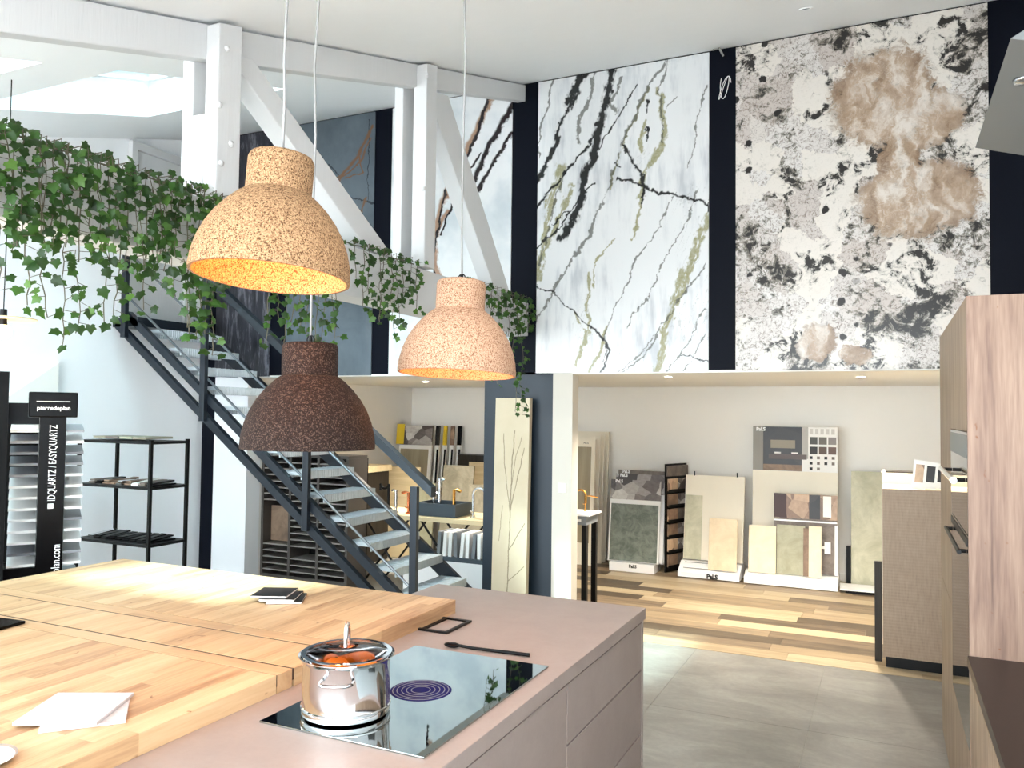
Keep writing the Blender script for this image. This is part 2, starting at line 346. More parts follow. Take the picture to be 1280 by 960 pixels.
def m_beige_slab():
    m = M('beige_patchwork_granite', 0.28); P = warp(m, 0.22, 4); P2 = warp(m, 0.06, 20)
    def blob(cx, cy, rx, ry): return m.v('LENGTH', m.v('MULTIPLY', m.v('SUBTRACT', P, (cx, 0, cy)), (1/rx, 0, 1/ry)))
    br = blob(1.06, 2.00, 0.36, 0.38).min(blob(1.34, 1.80, 0.24, 0.22)).min(blob(1.26, 1.22, 0.42, 0.28)).min(blob(1.16, 1.55, 0.14, 0.22)).min(blob(0.60, 0.20, 0.14, 0.13)).min(blob(0.86, 0.10, 0.10, 0.09))
    F = flatp(m)
    Q = m.v('ADD', P, m.v('MULTIPLY', m.v('SUBTRACT', m.noise(13, 4, 0.7, src=F, col=True), (0.5, 0.5, 0.5)), (0.16, 0, 0.16)))
    cell = m.vor(4.2, src=Q, out='Color'); cr, cg, cb = m.xyz(cell)
    fine = m.noise(30, 6, 0.8, 1.6, src=F); mid = m.noise(3.6, 5, 0.65, 0.9, src=F); clump = m.noise(13, 5, 0.75, 0.8, src=F)
    fib = m.noise(1, 5, 0.6, 0.5, src=m.mp((8, 1, 4), (0, 0.6, 0), src=P))
    c = m.mix(cr, sr(198, 187, 180), sr(222, 217, 213))
    pale = cg.ss(0.66, 0.70); c = m.mix(pale, c, sr(224, 216, 207)); inv = pale._m('MULTIPLY', -0.9)+1.0
    c = m.mix(fine.ss(0.50, 0.58)*inv*0.75, c, sr(140, 124, 112))
    c = m.mix(fine.ss(0.585, 0.66)*inv, c, sr(58, 50, 47))
    dk = mid*0.60+clump*0.44
    c = m.mix(dk.ss(0.525, 0.565)*0.85*(inv*0.7+0.3), c, sr(108, 102, 90))
    c = m.mix(dk.ss(0.562, 0.60), c, sr(38, 34, 33))
    bc = m.ramp(fib*0.8+fine*0.2, [(0.34, sr(128, 100, 76)), (0.48, sr(176, 150, 126)), (0.6, sr(218, 208, 198))])
    bc = m.mix(br.ss(0.75, 1.0)*0.55, bc, sr(122, 92, 66))
    c = m.mix((br+(clump-0.5)*0.9).ss(1.06, 0.90)*(fine.ss(0.62, 0.5)*0.3+0.62), c, bc)
    spots = m.vor(9, src=P2); sc = m.xyz(m.vor(9, src=P2, out='Color'))[0]
    c = m.mix(spots.ss(0.30, 0.22)*sc.ss(0.80, 0.82)*br.ss(0.9, 1.1), c, sr(30, 26, 26))
    return m.col(c)
T['s_white'] = m_white_slab(); T['s_orange'] = m_orange_slab(); T['s_slate'] = m_slate_slab(); T['s_dark'] = m_dark_slab(); T['s_beige'] = m_beige_slab()
def m_pale_stone():
    m = M('pale_engraved_stone', 0.5); p = warp(m, 0.03, 9)
    L = [(0.005, [(0.15, 0.0), (0.16, 0.8), (0.17, 1.3), (0.19, 1.65)]), (0.004, [(0.16, 0.95), (0.10, 1.35), (0.08, 1.62)]),
         (0.004, [(0.165, 1.0), (0.25, 1.35), (0.28, 1.5)]), (0.004, [(0.155, 0.62), (0.30, 0.86)]), (0.004, [(0.153, 0.36), (0.30, 0.50)]), (0.003, [(0.165, 1.15), (0.21, 1.45), (0.26, 1.6)]), (0.003, [(0.06, 0.7), (0.09, 1.0)])]
    d = veins(m, p, L); n = m.noise(3, 4, 0.6)
    c = m.mix(n, sr(184, 166, 134), sr(212, 198, 172)); m.col(m.mix(d.ss(1.3, 0.5)*0.8, c, sr(110, 92, 66))); return m
T['pale_stone'] = m_pale_stone()
def m_sample(name, a, b, sc=5):
    m = M(name, 0.5); n = m.noise(sc, 6, 0.7, 0.5); m.col(m.mix(n.ss(0.3, 0.7), a, b)); return m
T['t_green'] = m_sample('green_grey_tile', sr(84, 92, 84), sr(130, 138, 128), 9)
T['t_beige'] = m_sample('beige_tile', sr(212, 190, 156), sr(232, 212, 180))
T['t_cream'] = m_sample('cream_tile', sr(228, 210, 178), sr(240, 226, 198))
T['t_sage'] = m_sample('sage_tile', sr(150, 148, 122), sr(176, 174, 150))
T['t_brown'] = m_sample('brown_tile', sr(110, 88, 72), sr(150, 124, 102))
T['t_pgreen'] = m_sample('pale_green_panel', sr(176, 174, 146), sr(212, 208, 184), 4)
T['t_grey'] = m_sample('grey_tile_sample', sr(128, 122, 104), sr(164, 156, 136))
T['t_taupe'] = m_sample('taupe_tile', sr(92, 82, 76), sr(130, 118, 108), 8)
def m_photo(name, stops, sc=(5, 5, 5), seed=0):   # printed room picture: blocky patches
    m = M(name, 0.4); q = m.mp(sc, loc=(seed, seed, seed)); v = m.vor(1.0, src=q, out='Color'); n = m.noise(3, 4, 0.6, src=q)
    m.col(m.ramp(m.xyz(v)[0]*0.7+n*0.3, stops)); return m
T['ph_grey'] = m_photo('grey_room_print', [(0.2, sr(70, 62, 62)), (0.45, sr(124, 116, 114)), (0.7, sr(176, 170, 166)), (0.9, sr(222, 220, 214))], (7, 7, 9))
T['ph_dark'] = m_photo('dark_room_print', [(0.2, sr(12, 9, 9)), (0.6, sr(28, 22, 21)), (0.9, sr(50, 41, 37))], (3, 3, 4), 3)
T['ph_warm'] = m_photo('warm_room_print', [(0.2, sr(70, 48, 40)), (0.5, sr(140, 112, 94)), (0.8, sr(206, 176, 146))], (7, 7, 5), 5)

# ---------------------------------------------------------------- geometry helpers
def box(bm, c0, c1, mtx=None):
    x0, y0, z0 = c0; x1, y1, z1 = c1
    vs_ = [bm.verts.new(p) for p in ((x0,y0,z0),(x1,y0,z0),(x1,y1,z0),(x0,y1,z0),(x0,y0,z1),(x1,y0,z1),(x1,y1,z1),(x0,y1,z1))]
    for f in ((3,2,1,0),(4,5,6,7),(0,1,5,4),(1,2,6,5),(2,3,7,6),(3,0,4,7)): bm.faces.new([vs_[i] for i in f])
    if mtx is not None: bmesh.ops.transform(bm, matrix=mtx, verts=vs_)
    return vs_
def prism(bm, pts, vec):
    vec = Vector(vec); a = [bm.verts.new(p) for p in pts]; b = [bm.verts.new(Vector(p)+vec) for p in pts]; n = len(pts)
    bm.faces.new(a); bm.faces.new(b[::-1])
    for i in range(n): bm.faces.new([a[i], b[i], b[(i+1) % n], a[(i+1) % n]])
def tube(bm, pts, r, seg=8, closed=False):
    pts = [Vector(p) for p in pts]; rings = []; n = len(pts); up = None
    for i, p in enumerate(pts):
        if closed: d = pts[(i+1) % n]-pts[i-1]
        else: d = pts[min(i+1, n-1)]-pts[max(i-1, 0)]
        d.normalize()
        if up is None: up = Vector((0,0,1)) if abs(d.z) < 0.9 else Vector((1,0,0))
        s = d.cross(up).normalized(); u2 = s.cross(d).normalized(); up = u2
        rr = r[i] if isinstance(r, (list, tuple)) else r
        rings.append([bm.verts.new(p+(s*math.cos(2*PI*k/seg)+u2*math.sin(2*PI*k/seg))*rr) for k in range(seg)])
    for i in range(n if closed else n-1):
        a, b = rings[i], rings[(i+1) % n]
        for k in range(seg): bm.faces.new([a[k], a[(k+1) % seg], b[(k+1) % seg], b[k]])
    if not closed: bm.faces.new(rings[0][::-1]); bm.faces.new(rings[-1])
def lathe(bm, prof, seg=32, c=(0,0,0)):
    rings = []
    for r, z in prof:
        if r < 1e-5: rings.append([bm.verts.new((c[0], c[1], c[2]+z))])
        else: rings.append([bm.verts.new((c[0]+r*math.cos(2*PI*k/seg), c[1]+r*math.sin(2*PI*k/seg), c[2]+z)) for k in range(seg)])
    for a, b in zip(rings[:-1], rings[1:]):
        for k in range(seg):
            k2 = (k+1) % seg
            if len(a) == 1 and len(b) == 1: continue
            if len(a) == 1: bm.faces.new([a[0], b[k], b[k2]])
            elif len(b) == 1: bm.faces.new([a[k], b[0], a[k2]])
            else: bm.faces.new([a[k], b[k], b[k2], a[k2]])
def ball(bm, c, r, sub=2, sc=(1,1,1)):
    bmesh.ops.create_icosphere(bm, subdivisions=sub, radius=1, matrix=Matrix.Translation(c) @ Matrix.Diagonal((r*sc[0], r*sc[1], r*sc[2], 1)))
def obj(name, bm, mat, parent=None, smooth=False, bevel=0, loc=None, rot=None, local=False):
    if bevel: bmesh.ops.bevel(bm, geom=[e for e in bm.edges], offset=bevel, segments=2, affect='EDGES', profile=0.6)
    bmesh.ops.recalc_face_normals(bm, faces=bm.faces)
    me = bpy.data.meshes.new(name); bm.to_mesh(me); bm.free()
    if smooth:
        for p in me.polygons: p.use_smooth = True
        if smooth is not True:
            try: me.set_sharp_from_angle(angle=smooth)
            except Exception: pass
    me.materials.append(mat.m if isinstance(mat, M) else mat)
    o = bpy.data.objects.new(name, me); C.objects.link(o)
    if loc: o.location = loc
    if rot: o.rotation_euler = rot
    if parent:
        o.parent = parent
        if not local:               # geometry was given in world coordinates
            o.matrix_parent_inverse = (Matrix.LocRotScale(parent.location, parent.rotation_euler, None) if parent.parent is None else WM(parent)).inverted()
    return o
def WM(o):
    m = Matrix.LocRotScale(o.location, o.rotation_euler, None)
    return m if o.parent is None else WM(o.parent) @ o.matrix_parent_inverse @ m
def tag(o, label, cat, group=None, kind=None):
    o['label'] = label; o['category'] = cat
    if group: o['group'] = group
    if kind: o['kind'] = kind
    return o
def thing(name, label, cat, loc=(0,0,0), rotz=0, group=None, kind=None, rot=None):
    o = bpy.data.objects.new(name, None); C.objects.link(o); o.location = loc
    o.rotation_euler = rot or (0, 0, rotz); o.empty_display_size = 0.1
    return tag(o, label, cat, group, kind)
def bx(name, c0, c1, mat, parent=None, bevel=0, **k):
    bm = bmesh.new(); box(bm, c0, c1); return obj(name, bm, mat, parent, bevel=bevel, **k)
def tb(name, pts, r, mat, parent=None, seg=8, **k):
    bm = bmesh.new(); tube(bm, pts, r, seg); return obj(name, bm, mat, parent, smooth=0.7, **k)
def struct(o, label, cat): return tag(o, label, cat, kind='structure')
def text(name, s, size, mat, parent, loc, rot, extrude=0.0008, align='CENTER', bold=0.0):
    cu = bpy.data.curves.new('lettering', 'FONT'); cu.body = s; cu.size = size; cu.extrude = extrude; cu.align_x = align; cu.align_y = 'CENTER'; cu.offset = bold; cu.resolution_u = 3
    t = bpy.data.objects.new('lettering_source', cu); C.objects.link(t)
    dg = bpy.context.evaluated_depsgraph_get(); me = bpy.data.meshes.new_from_object(t.evaluated_get(dg)); bpy.data.objects.remove(t)
    me.materials.clear(); me.materials.append(mat.m); me.name = name
    o = bpy.data.objects.new(name, me); C.objects.link(o); o.parent = parent; o.location = loc; o.rotation_euler = rot
    return o
def copyobj(o, parent, loc=None):
    c = o.copy(); C.objects.link(c); c.parent = parent
    if loc is not None: c.location = loc
    return c

# ---------------------------------------------------------------- the setting
XL, XR, YW, YB, ZS = -6.66, 0.90, 6.42, 9.6, 2.14
cz = lambda y: 4.72-0.3*(6.4-y) if y > 0 else 2.8
struct(bx('wall_left', (XL-0.12, -2.2, 0), (XL, YB+0.1, 5.1), T['wallw']), 'plain white side wall behind the steel stairs and sample rack', 'wall')
struct(bx('wall_right', (XR, -2.2, 0), (XR+0.12, YB+0.1, 5.1), T['wallw']), 'white wall behind the oak kitchen units on the right', 'wall')
struct(bx('wall_feature', (XL, YW, ZS+0.02), (XR, YW+0.2, 5.0), T['navy']), 'dark navy upper wall on which the tall stone slabs hang', 'wall')
struct(bx('wall_back', (XL, YB, 0), (XR, YB+0.1, 2.3), T['niche']), 'cream back wall of the low showroom alcove', 'wall')
struct(bx('wall_alcove', (-6.10, YW+0.2, 0), (-6.03, YB-0.002, ZS-0.002), T['niche']), 'beige side wall of the alcove behind the stairs', 'wall')
struct(bx('wall_under_stairs', (-6.49, YW, 0), (-6.03, YW+0.2, ZS+0.02), T['wallw']), 'short white wall under the stairs beside the navy stripe', 'wall')
struct(bx('wall_stripe', (XL, YW-0.004, 0), (-6.49, YW+0.2, ZS+0.02), T['navy']), 'narrow navy wall stripe in the corner under the stairs', 'wall')
wp = struct(bx('wall_pier', (-3.27, YW, 0), (-2.61, YW+0.14, ZS+0.02), T['pier']), 'blue-grey painted pier behind the pale engraved stone plank', 'wall')
wq = struct(bx('wall_pier_white', (-2.61, YW-0.001, 0), (-2.43, YW+0.14, ZS+0.02), flat('pier_cream', sr(206, 199, 187), .6, var=.015)), 'narrow white pier with a light switch', 'wall')
struct(bx('ceiling_alcove', (XL, YW+0.2, ZS), (XR, YB, ZS+0.14), T['niche']), 'low white soffit over the alcove with recessed spots', 'ceiling')
bx('ceiling_edge', (-6.03, YW, ZS), (XR, YW+0.2, ZS+0.02), T['niche'])
struct(bpy.data.objects['ceiling_edge'], 'white bottom edge of the slab wall above the alcove', 'ceiling')
struct(bx('baseboard_back', (-6.03, YB-0.02, 0.002), (XR, YB-0.001, 0.09), T['niche']), 'cream skirting along the alcove back wall', 'baseboard')
struct(bx('baseboard_stairs', (-6.49, YW-0.018, 0.002), (-6.03, YW-0.001, 0.11), T['wallw']), 'white skirting under the stairs', 'baseboard')
sky_holes = [(-5.43, -4.02, 3.17, 4.58), (-5.43, -4.02, 1.30, 2.72)]
bm = bmesh.new(); xs = [XL-0.12, -5.43, -4.02, XR+0.12]; ys = [0.0, 1.30, 2.72, 3.17, 4.58, 6.62]
for i in range(3):
    for j in range(5):
        if i == 1 and j in (1, 3): continue
        a, b, c, d = xs[i], xs[i+1], ys[j], ys[j+1]; h = 0.28
        prism(bm, [(a, c, 2.8+0.3*c), (b, c, 2.8+0.3*c), (b, d, 2.8+0.3*d), (a, d, 2.8+0.3*d)], (0, 0, h))
box(bm, (XL-0.12, -2.2, 2.8), (XR+0.12, 0, 3.08))
struct(obj('ceiling', bm, T['ceil']), 'sloping white plaster ceiling rising to the slab wall', 'ceiling')
for n, (a, b, c, d) in enumerate(sky_holes):
    wn = thing('window_%d' % (n+1), ['large roof skylight beyond the first white post', 'roof skylight cut by the left edge of the picture'][n], 'skylight', ((a+b)/2, (c+d)/2, 2.8+0.3*(c+d)/2+0.28), kind='structure')
    z = lambda y: 2.8+0.3*y+0.285
    bm = bmesh.new(); t = 0.05
    for (x0, x1, y0, y1) in ((a-0.03, b+0.03, c-0.03, c+t), (a-0.03, b+0.03, d-t, d+0.03), (a-0.03, a+t, c+t, d-t), (b-t, b+0.03, c+t, d-t)):
        prism(bm, [(x0, y0, z(y0)), (x1, y0, z(y0)), (x1, y1, z(y1)), (x0, y1, z(y1))], (0, 0, 0.07))
    obj('window_frame', bm, T['white'], wn)
    bm = bmesh.new(); prism(bm, [(a+t, c+t, z(c+t)+0.03), (b-t, c+t, z(c+t)+0.03), (b-t, d-t, z(d-t)+0.03), (a+t, d-t, z(d-t)+0.03)], (0, 0, 0.012))
    obj('pane', bm, T['skyglass'], wn)
# floor: tiles in the hall, planks in the alcove
fl = struct(bx('floor', (XL-0.12, -2.2, -0.12), (XR+0.12, YB+0.1, -0.004), flat('grout', sr(168, 164, 154), 0.8)), 'showroom floor of large grey tiles and mixed wood planks', 'floor')
tx, ty = 0.925, 1.33
bm = bmesh.new(); box(bm, (0.001, 0.001, -0.004), (tx-0.001, ty-0.001, 0)); tile0 = obj('tile', bm, T['tile'], fl, loc=(-1.345, 4.97, 0), local=True)
for i in range(-6, 3):
    for j in range(-6, 1):
        if (i, j) == (0, 0): continue
        x, y = -1.345+i*tx, 4.97+j*ty
        if x+tx > XR+0.7 or x < XL-0.7 or y < -2.3: continue
        copyobj(tile0, fl, (x, y, 0))
pw_ = 0.2; y = 6.305; row = 0; meshes = {}
while y < YB-0.05:
    x = -3.4-random.random()*0.9; y1 = min(y+pw_, YB)
    while x < XR:
        L = random.choice((0.9, 1.2, 1.5, 1.8)); key = (L, round(y1-y, 3))
        if key not in meshes:
            bm = bmesh.new(); box(bm, (0.001, 0.001, -0.004), (L-0.001, y1-y-0.001, 0.001)); o = obj('plank', bm, T['plank'], fl, local=True); meshes[key] = o; o.location = (x, y, 0)
        else: o = copyobj(meshes[key], fl, (x, y, 0))
        x += L
    y += pw_; row += 1
# light switch on the white pier
sw = thing('light_switch', 'small white light switch on the narrow white pier', 'light switch', (-2.515, YW-0.001, 1.17))
bx('plate', (-2.55, YW-0.012, 1.13), (-2.48, YW-0.0015, 1.21), T['plastic_w'], sw, bevel=0.003); bx('rocker', (-2.53, YW-0.017, 1.145), (-2.50, YW-0.0125, 1.195), T['plastic_w'], sw)
# door at the stair head, in the left wall
dr = thing('door_1', 'white door at the head of the steel stairs', 'door', (XL, 5.75, 2.68), kind='structure')
bx('door_leaf', (XL+0.002, 5.47, 2.69), (XL+0.03, 6.08, 4.32), T['white'], dr)
bm = bmesh.new(); box(bm, (XL+0.002, 5.40, 2.69), (XL+0.06, 5.465, 4.40)); box(bm, (XL+0.002, 6.085, 2.69), (XL+0.06, 6.15, 4.40)); box(bm, (XL+0.002, 5.465, 4.325), (XL+0.06, 6.085, 4.40)); obj('door_frame', bm, T['white'], dr)
tb('door_handle', [(XL+0.032, 5.53, 3.7), (XL+0.08, 5.53, 3.7), (XL+0.08, 5.65, 3.7)], 0.01, T['chrome'], dr)
# sloped white parapet by the left wall
bm = bmesh.new(); prism(bm, [(XL+0.004, 4.70, 0.002), (XL+0.004, 4.70, 2.20), (XL+0.004, 2.6, 0.72), (XL+0.004, 2.6, 0.002)], (0.07, 0, 0))
struct(obj('trim_1', bm, T['niche']), 'white sloping parapet against the left wall behind the black sample tower', 'parapet')

# stone slabs on the feature wall
def slab(x0, x1, mat, label, z0=2.15):
    bm = bmesh.new(); box(bm, (0, -0.012, 0), (x1-x0, 0.0, 4.712-z0))
    return tag(obj('stone_slab', bm, mat, loc=(x0, YW-0.003, z0)), label, 'stone slab', 'tall stone slabs on the navy wall')
slab(-6.49, -5.75, T['s_dark'], 'black charred-looking stone slab behind the stair rail')
slab(-5.54, -4.49, T['s_slate'], 'slate blue polished slab with an orange branching vein')
slab(-4.29, -3.02, T['s_orange'], 'white marble slab with orange and black veins behind the truss')
ws_ = bpy.data.objects.new('stone_slab', white_slab_mesh(1.486, 4.712-2.15)); C.objects.link(ws_); ws_.location = (-2.768, YW-0.003, 2.15)
tag(ws_, 'white marble slab with diagonal black and olive veins', 'stone slab', 'tall stone slabs on the navy wall')
slab(-1.072, 0.648, T['s_beige'], 'beige patchwork granite slab with brown and black patches')
# loose wires
tag(tb('wire_stub', [(-1.237, 6.36, 4.70), (-1.225, 6.30, 4.74), (-1.19, 6.33, 4.70), (-1.17, 6.40, 4.66)], 0.008, T['cable']), 'grey cable stub poking from the ceiling above the white marble slab', 'cable')
p = [(-1.16+0.05*math.cos(t)*(1-0.04*t), 6.40-0.003*t/3, 4.40+0.09*math.sin(t*1.3+0.4)) for t in [i*0.35 for i in range(30)]]
tag(tb('coiled_wire', p, 0.003, T['paper'], seg=5), 'thin coiled white wire on the navy stripe between the slabs', 'cable')
def spot(x, y, z, label, tilt=0, power=30, on=True, blend=0.8, size=130, col=(1, 0.91, 0.78)):
    s = thing('recessed_spot', label, 'ceiling spot', (x, y, z), group='recessed ceiling spots', rot=(tilt, 0, 0))
    bm = bmesh.new(); lathe(bm, [(0.030, -0.001), (0.045, -0.001), (0.045, -0.006), (0.030, -0.006), (0.030, -0.001)], 20); obj('trim_ring', bm, T['plastic_w'], s, local=True)
    bm = bmesh.new(); lathe(bm, [(0, -0.002), (0.0295, -0.002)], 20); obj('lens', bm, T['spotdisc'] if on else T['grey_box'], s, local=True)
    if not on: return
    l = bpy.data.lights.new('spot_light', 'SPOT'); l.energy = power; l.spot_size = math.radians(size); l.spot_blend = blend; l.color = col; l.shadow_soft_size = 0.04
    o = bpy.data.objects.new('spot_light', l); C.objects.link(o); o.parent = s; o.location = (0, 0, -0.02)
spot(-1.75, 7.0, ZS, 'glowing recessed spot in the soffit under the white marble slab', power=85)
spot(-0.20, 7.3, ZS, 'glowing recessed spot in the soffit under the beige granite slab', power=85)
spot(-4.6, 7.6, ZS, 'recessed spot in the alcove above the tap table', power=85)
spot(-0.46, 5.35, cz(5.35), 'small recessed spot in the sloping ceiling at the top edge', tilt=math.atan(0.3), on=False)
for x_, y_, lb_ in ((-0.46, 3.6, 'added unseen fill spot over the aisle, toward the camera'), (-0.46, 1.9, 'added unseen fill spot over the aisle, nearest the camera')):
    spot(x_, y_, cz(y_), lb_, tilt=math.atan(0.3), power=22, col=(1, .94, .86))  # fill spots added out of view to brighten the floor and island

# ---------------------------------------------------------------- roof truss
XT = -2.84
tr = thing('roof_truss', 'white painted timber truss with posts and diagonal braces', 'timber truss', (XT, 3.9, 2.5))
def beam(name, pts, dx, mat=T['white'], par=tr, x0=XT, b=0.008):
    bm = bmesh.new(); prism(bm, [(x0, y, z) for y, z in pts], (dx, 0, 0)); return obj(name, bm, mat, par, bevel=b)
beam('tie_beam', [(1.0, 2.475), (6.40, 2.475), (6.40, 2.765), (1.0, 2.775)], -0.20)
rb = lambda y: 3.135+0.3055*(y-1.737)
beam('rafter', [(0.4, rb(0.4)), (6.40, rb(6.40)), (6.40, cz(6.40)-0.012), (0.4, cz(0.4)-0.012)], -0.08, x0=XT-0.05)
tr_parts = [('post', [(2.75, 2.78), (2.90, 2.78), (2.90, cz(2.9)-0.02), (2.75, cz(2.75)-0.02)], -0.08, XT+0.03),
            ('post', [(4.60, 2.78), (4.74, 2.78), (4.74, cz(4.74)-0.02), (4.60, cz(4.60)-0.02)], -0.105, XT+0.03)]
for nme, pts, dx, x0 in tr_parts: beam(nme, pts, dx, x0=x0)
beam('rear_post', [(2.755, 2.78), (2.90, 2.78), (2.90, rb(2.9)+0.1), (2.755, rb(2.755)+0.05)], -0.07, x0=XT-0.131)
beam('packing_post', [(2.752, 2.78), (2.86, 2.78), (2.86, 3.19), (2.752, 3.19)], -0.078, x0=XT-0.0515)
beam('rear_post', [(4.56, 2.78), (4.70, 2.78), (4.70, rb(4.70)+0.05), (4.56, rb(4.56)+0.05)], -0.07, x0=XT-0.131)
beam('brace', [(2.92, 3.47), (4.02, 2.785), (4.32, 2.785), (3.02, 3.555), (2.92, 3.525)], -0.12, x0=XT-0.02)
beam('brace', [(4.72, 3.98), (5.78, 2.785), (6.08, 2.785), (4.98, 4.085), (4.72, 4.03)], -0.12, x0=XT-0.02)
for (y, z) in ((2.80, 3.50), (2.76, 3.22), (2.84, 3.06), (2.78, 2.95), (4.60, 4.08), (4.58, 3.3)):
    bm = bmesh.new(); lathe(bm, [(0, 0.012), (0.012, 0.010), (0.016, 0.0), (0.016, -0.01)], 10); obj('bolt', bm, T['white'], tr, smooth=True, loc=(XT+0.03, y, z), rot=(0, PI/2, 0))

# ---------------------------------------------------------------- ivy
def leaf_mesh():
    bm = bmesh.new(); o = [(0, -.02), (.2, .12), (.42, 0), (.38, -.2), (.54, -.42), (.28, -.56), (0, -1.0)]
    o = o+[(-a, b) for a, b in o[-2:0:-1]]
    c = bm.verts.new((0.10, 0, -0.38)); vs_ = [bm.verts.new((-0.10*abs(a), a, b)) for a, b in o]
    for i in range(len(vs_)): bm.faces.new([c, vs_[i], vs_[(i+1) % len(vs_)]])
    me = bpy.data.meshes.new('leaf'); bm.to_mesh(me); bm.free(); me.materials.append(T['leaf'].m)
    for p_ in me.polygons: p_.use_smooth = True
    return me
LEAF = leaf_mesh()
def ivy(label, strands, fringe=0, yr=(0, 0), cap=300, x=XT+0.04, dens=0.036, top=2.79, sz=(0.032, 0.050), rs=1):
    R = random.Random(rs)
    g = thing('ivy_garland', label, 'ivy', (x, (yr[0]+yr[1])/2, top), group='ivy garlands on the tie beam'); bm = bmesh.new(); n = 0; spots = []
    for (y0, zt, L) in strands:
        p = Vector((x+R.uniform(0, .03), y0, zt)); pts = [Vector((x-0.03, y0+R.uniform(-.03, .03), zt-.01)), p.copy()]; s = 0
        while s < L:
            st = R.uniform(.8, 1.2)*dens; p = p+Vector((R.uniform(-.006, .008), R.uniform(-.010, .010), -st)); s += st; pts.append(p.copy())
            spots.append((p + Vector((R.uniform(0, .04), R.choice((-1, 1))*R.uniform(.01, .055), R.uniform(-.02, .03))), p.copy()))
        tube(bm, pts, 0.0022, 4)
    ystep = (yr[1]-yr[0])/max(1, fringe)
    for k in range(fringe):
        q = Vector((x-R.uniform(0, .16), yr[0]+(k+R.random())*ystep, top+R.uniform(0.0, .045))); spots.append((q, q+Vector((0, 0, -.02))))
    if fringe: tube(bm, [(x-.08+R.uniform(-.02, .02), yr[0]+i*(yr[1]-yr[0])/20, top+.004) for i in range(21)], 0.004, 5)
    R.shuffle(spots); spots.sort(key=lambda t: t[0].y < 1.55)
    for q, b in spots: tube(bm, [b, q], 0.0013, 3)
    obj('stems', bm, T['stem'], g); rest = spots[cap:]; spots = spots[:cap]
    def pose(): return R.uniform(*sz), (R.uniform(-1.1, 1.1), R.uniform(-.95, .45), R.uniform(-1.2, .7)-0.35)
    if rest:
        bm = bmesh.new()
        for q, b in rest:
            sc, e = pose(); n0 = len(bm.verts); bm.from_mesh(LEAF); bm.verts.ensure_lookup_table()
            bmesh.ops.transform(bm, matrix=Matrix.LocRotScale(q, Euler(e), Vector((sc, sc, sc))), verts=bm.verts[n0:])
        obj('leaves', bm, T['leaf'], g)['kind'] = 'stuff'
    inv = Matrix.Translation(g.location).inverted()
    for q, b in spots:
        o = bpy.data.objects.new('leaf', LEAF); C.objects.link(o); o.parent = g; o.location = inv @ q; sc, e = pose()
        o.scale = (sc, sc, sc); o.rotation_euler = e
R0 = random.Random(3)
st = [(y, 2.80, R0.uniform(.22, .46)) for y in [1.08+0.042*i for i in range(44)]]
st += [(1.84, 2.42, .22), (1.92, 2.40, .26), (2.00, 2.42, .38), (2.04, 2.40, .30), (2.16, 2.42, .28), (2.23, 2.44, .26), (1.76, 2.44, .2), (2.36, 2.44, .22), (2.50, 2.45, .15)]
st += [(y, 2.79, R0.uniform(.16, .42)) for y in [1.52+0.06*i for i in range(23)]]
st += [(2.56, 2.46, .30), (2.60, 2.46, .36), (2.68, 2.46, .34), (2.72, 2.46, .38), (2.64, 2.46, .2), (2.70, 2.46, .3)]
ivy('dense green ivy spilling over the beam left of the first post', st, 135, (1.02, 2.98), 300, dens=.038, rs=11)
ivy('ivy curtain hanging behind the dark brown lamp', [(3.10+.06*i, 2.47, R0.uniform(.16, .34)) for i in range(10)], 0, (3.1, 3.7), 80, dens=.04, top=2.47, rs=13)
ivy('ivy trailing over the beam between the large cork lamp and the second post', [(3.80+.075*i, 2.80, R0.uniform(.2, .44)) for i in range(10)]+[(3.98, 2.47, .12), (4.22, 2.47, .2)], 30, (3.62, 4.58), 170, dens=.032, rs=14)
ivy('ivy bunch at the beam end against the slab wall with long trailing strands', [(5.44+.07*i, 2.80, R0.uniform(.18, .40)) for i in range(13)]+[(5.95, 2.60, .75), (6.08, 2.60, .78), (5.80, 2.5, .2), (5.55, 2.46, .36), (5.62, 2.46, .40)], 18, (5.3, 6.38), 190, dens=.034, rs=15)

# ---------------------------------------------------------------- steel staircase
ub = lambda x: 2.29-0.757*(x+5.945)
YN, YF = 5.30, 6.06
sc_ = thing('staircase', 'dark steel staircase with open metal treads rising to the left', 'staircase', (-3.2, 5.7, 0))
def bar(name, x0, x1, off, h, y0, y1, mat=T['anthracite']):
    bm = bmesh.new(); prism(bm, [(x0, y0, ub(x0)+off-h/2), (x1, y0, ub(x1)+off-h/2), (x1, y0, ub(x1)+off+h/2), (x0, y0, ub(x0)+off+h/2)], (0, y1-y0, 0)); return obj(name, bm, mat, sc_)
bar('stringer', -6.45, -3.0, 0.0, 0.085, YN-0.02, YN+0.03); bar('stringer', -6.62, -3.13, -0.195, 0.085, YN-0.02, YN+0.03)
bar('stringer', -6.45, -2.98, 0.03, 0.15, YF, YF+0.04)
bm = bmesh.new()
for i in range(14): pass
rise, run = 0.178, 0.235
tz, txx = ub(-6.30)-0.02, -6.30
bm = bmesh.new(); box(bm, (0, 0, -0.028), (0.245, YF-YN-0.032, 0)); box(bm, (0.0, 0, -0.065), (0.008, YF-YN-0.032, -0.028)); box(bm, (0.237, 0, -0.065), (0.245, YF-YN-0.032, -0.028))
for k in range(12):
    box(bm, (0.02, 0.02+k*0.06, 0), (0.225, 0.035+k*0.06, 0.004))
tread0 = obj('tread', bm, T['tread'], sc_, loc=(0, 0, 0)); tread0.location = (txx, YN+0.031, tz)
for k in range(1, 14):
    if tz-k*rise < 0.1: break
    c = tread0.copy(); C.objects.link(c); c.location = (txx+k*run, YN+0.031, tz-k*rise)
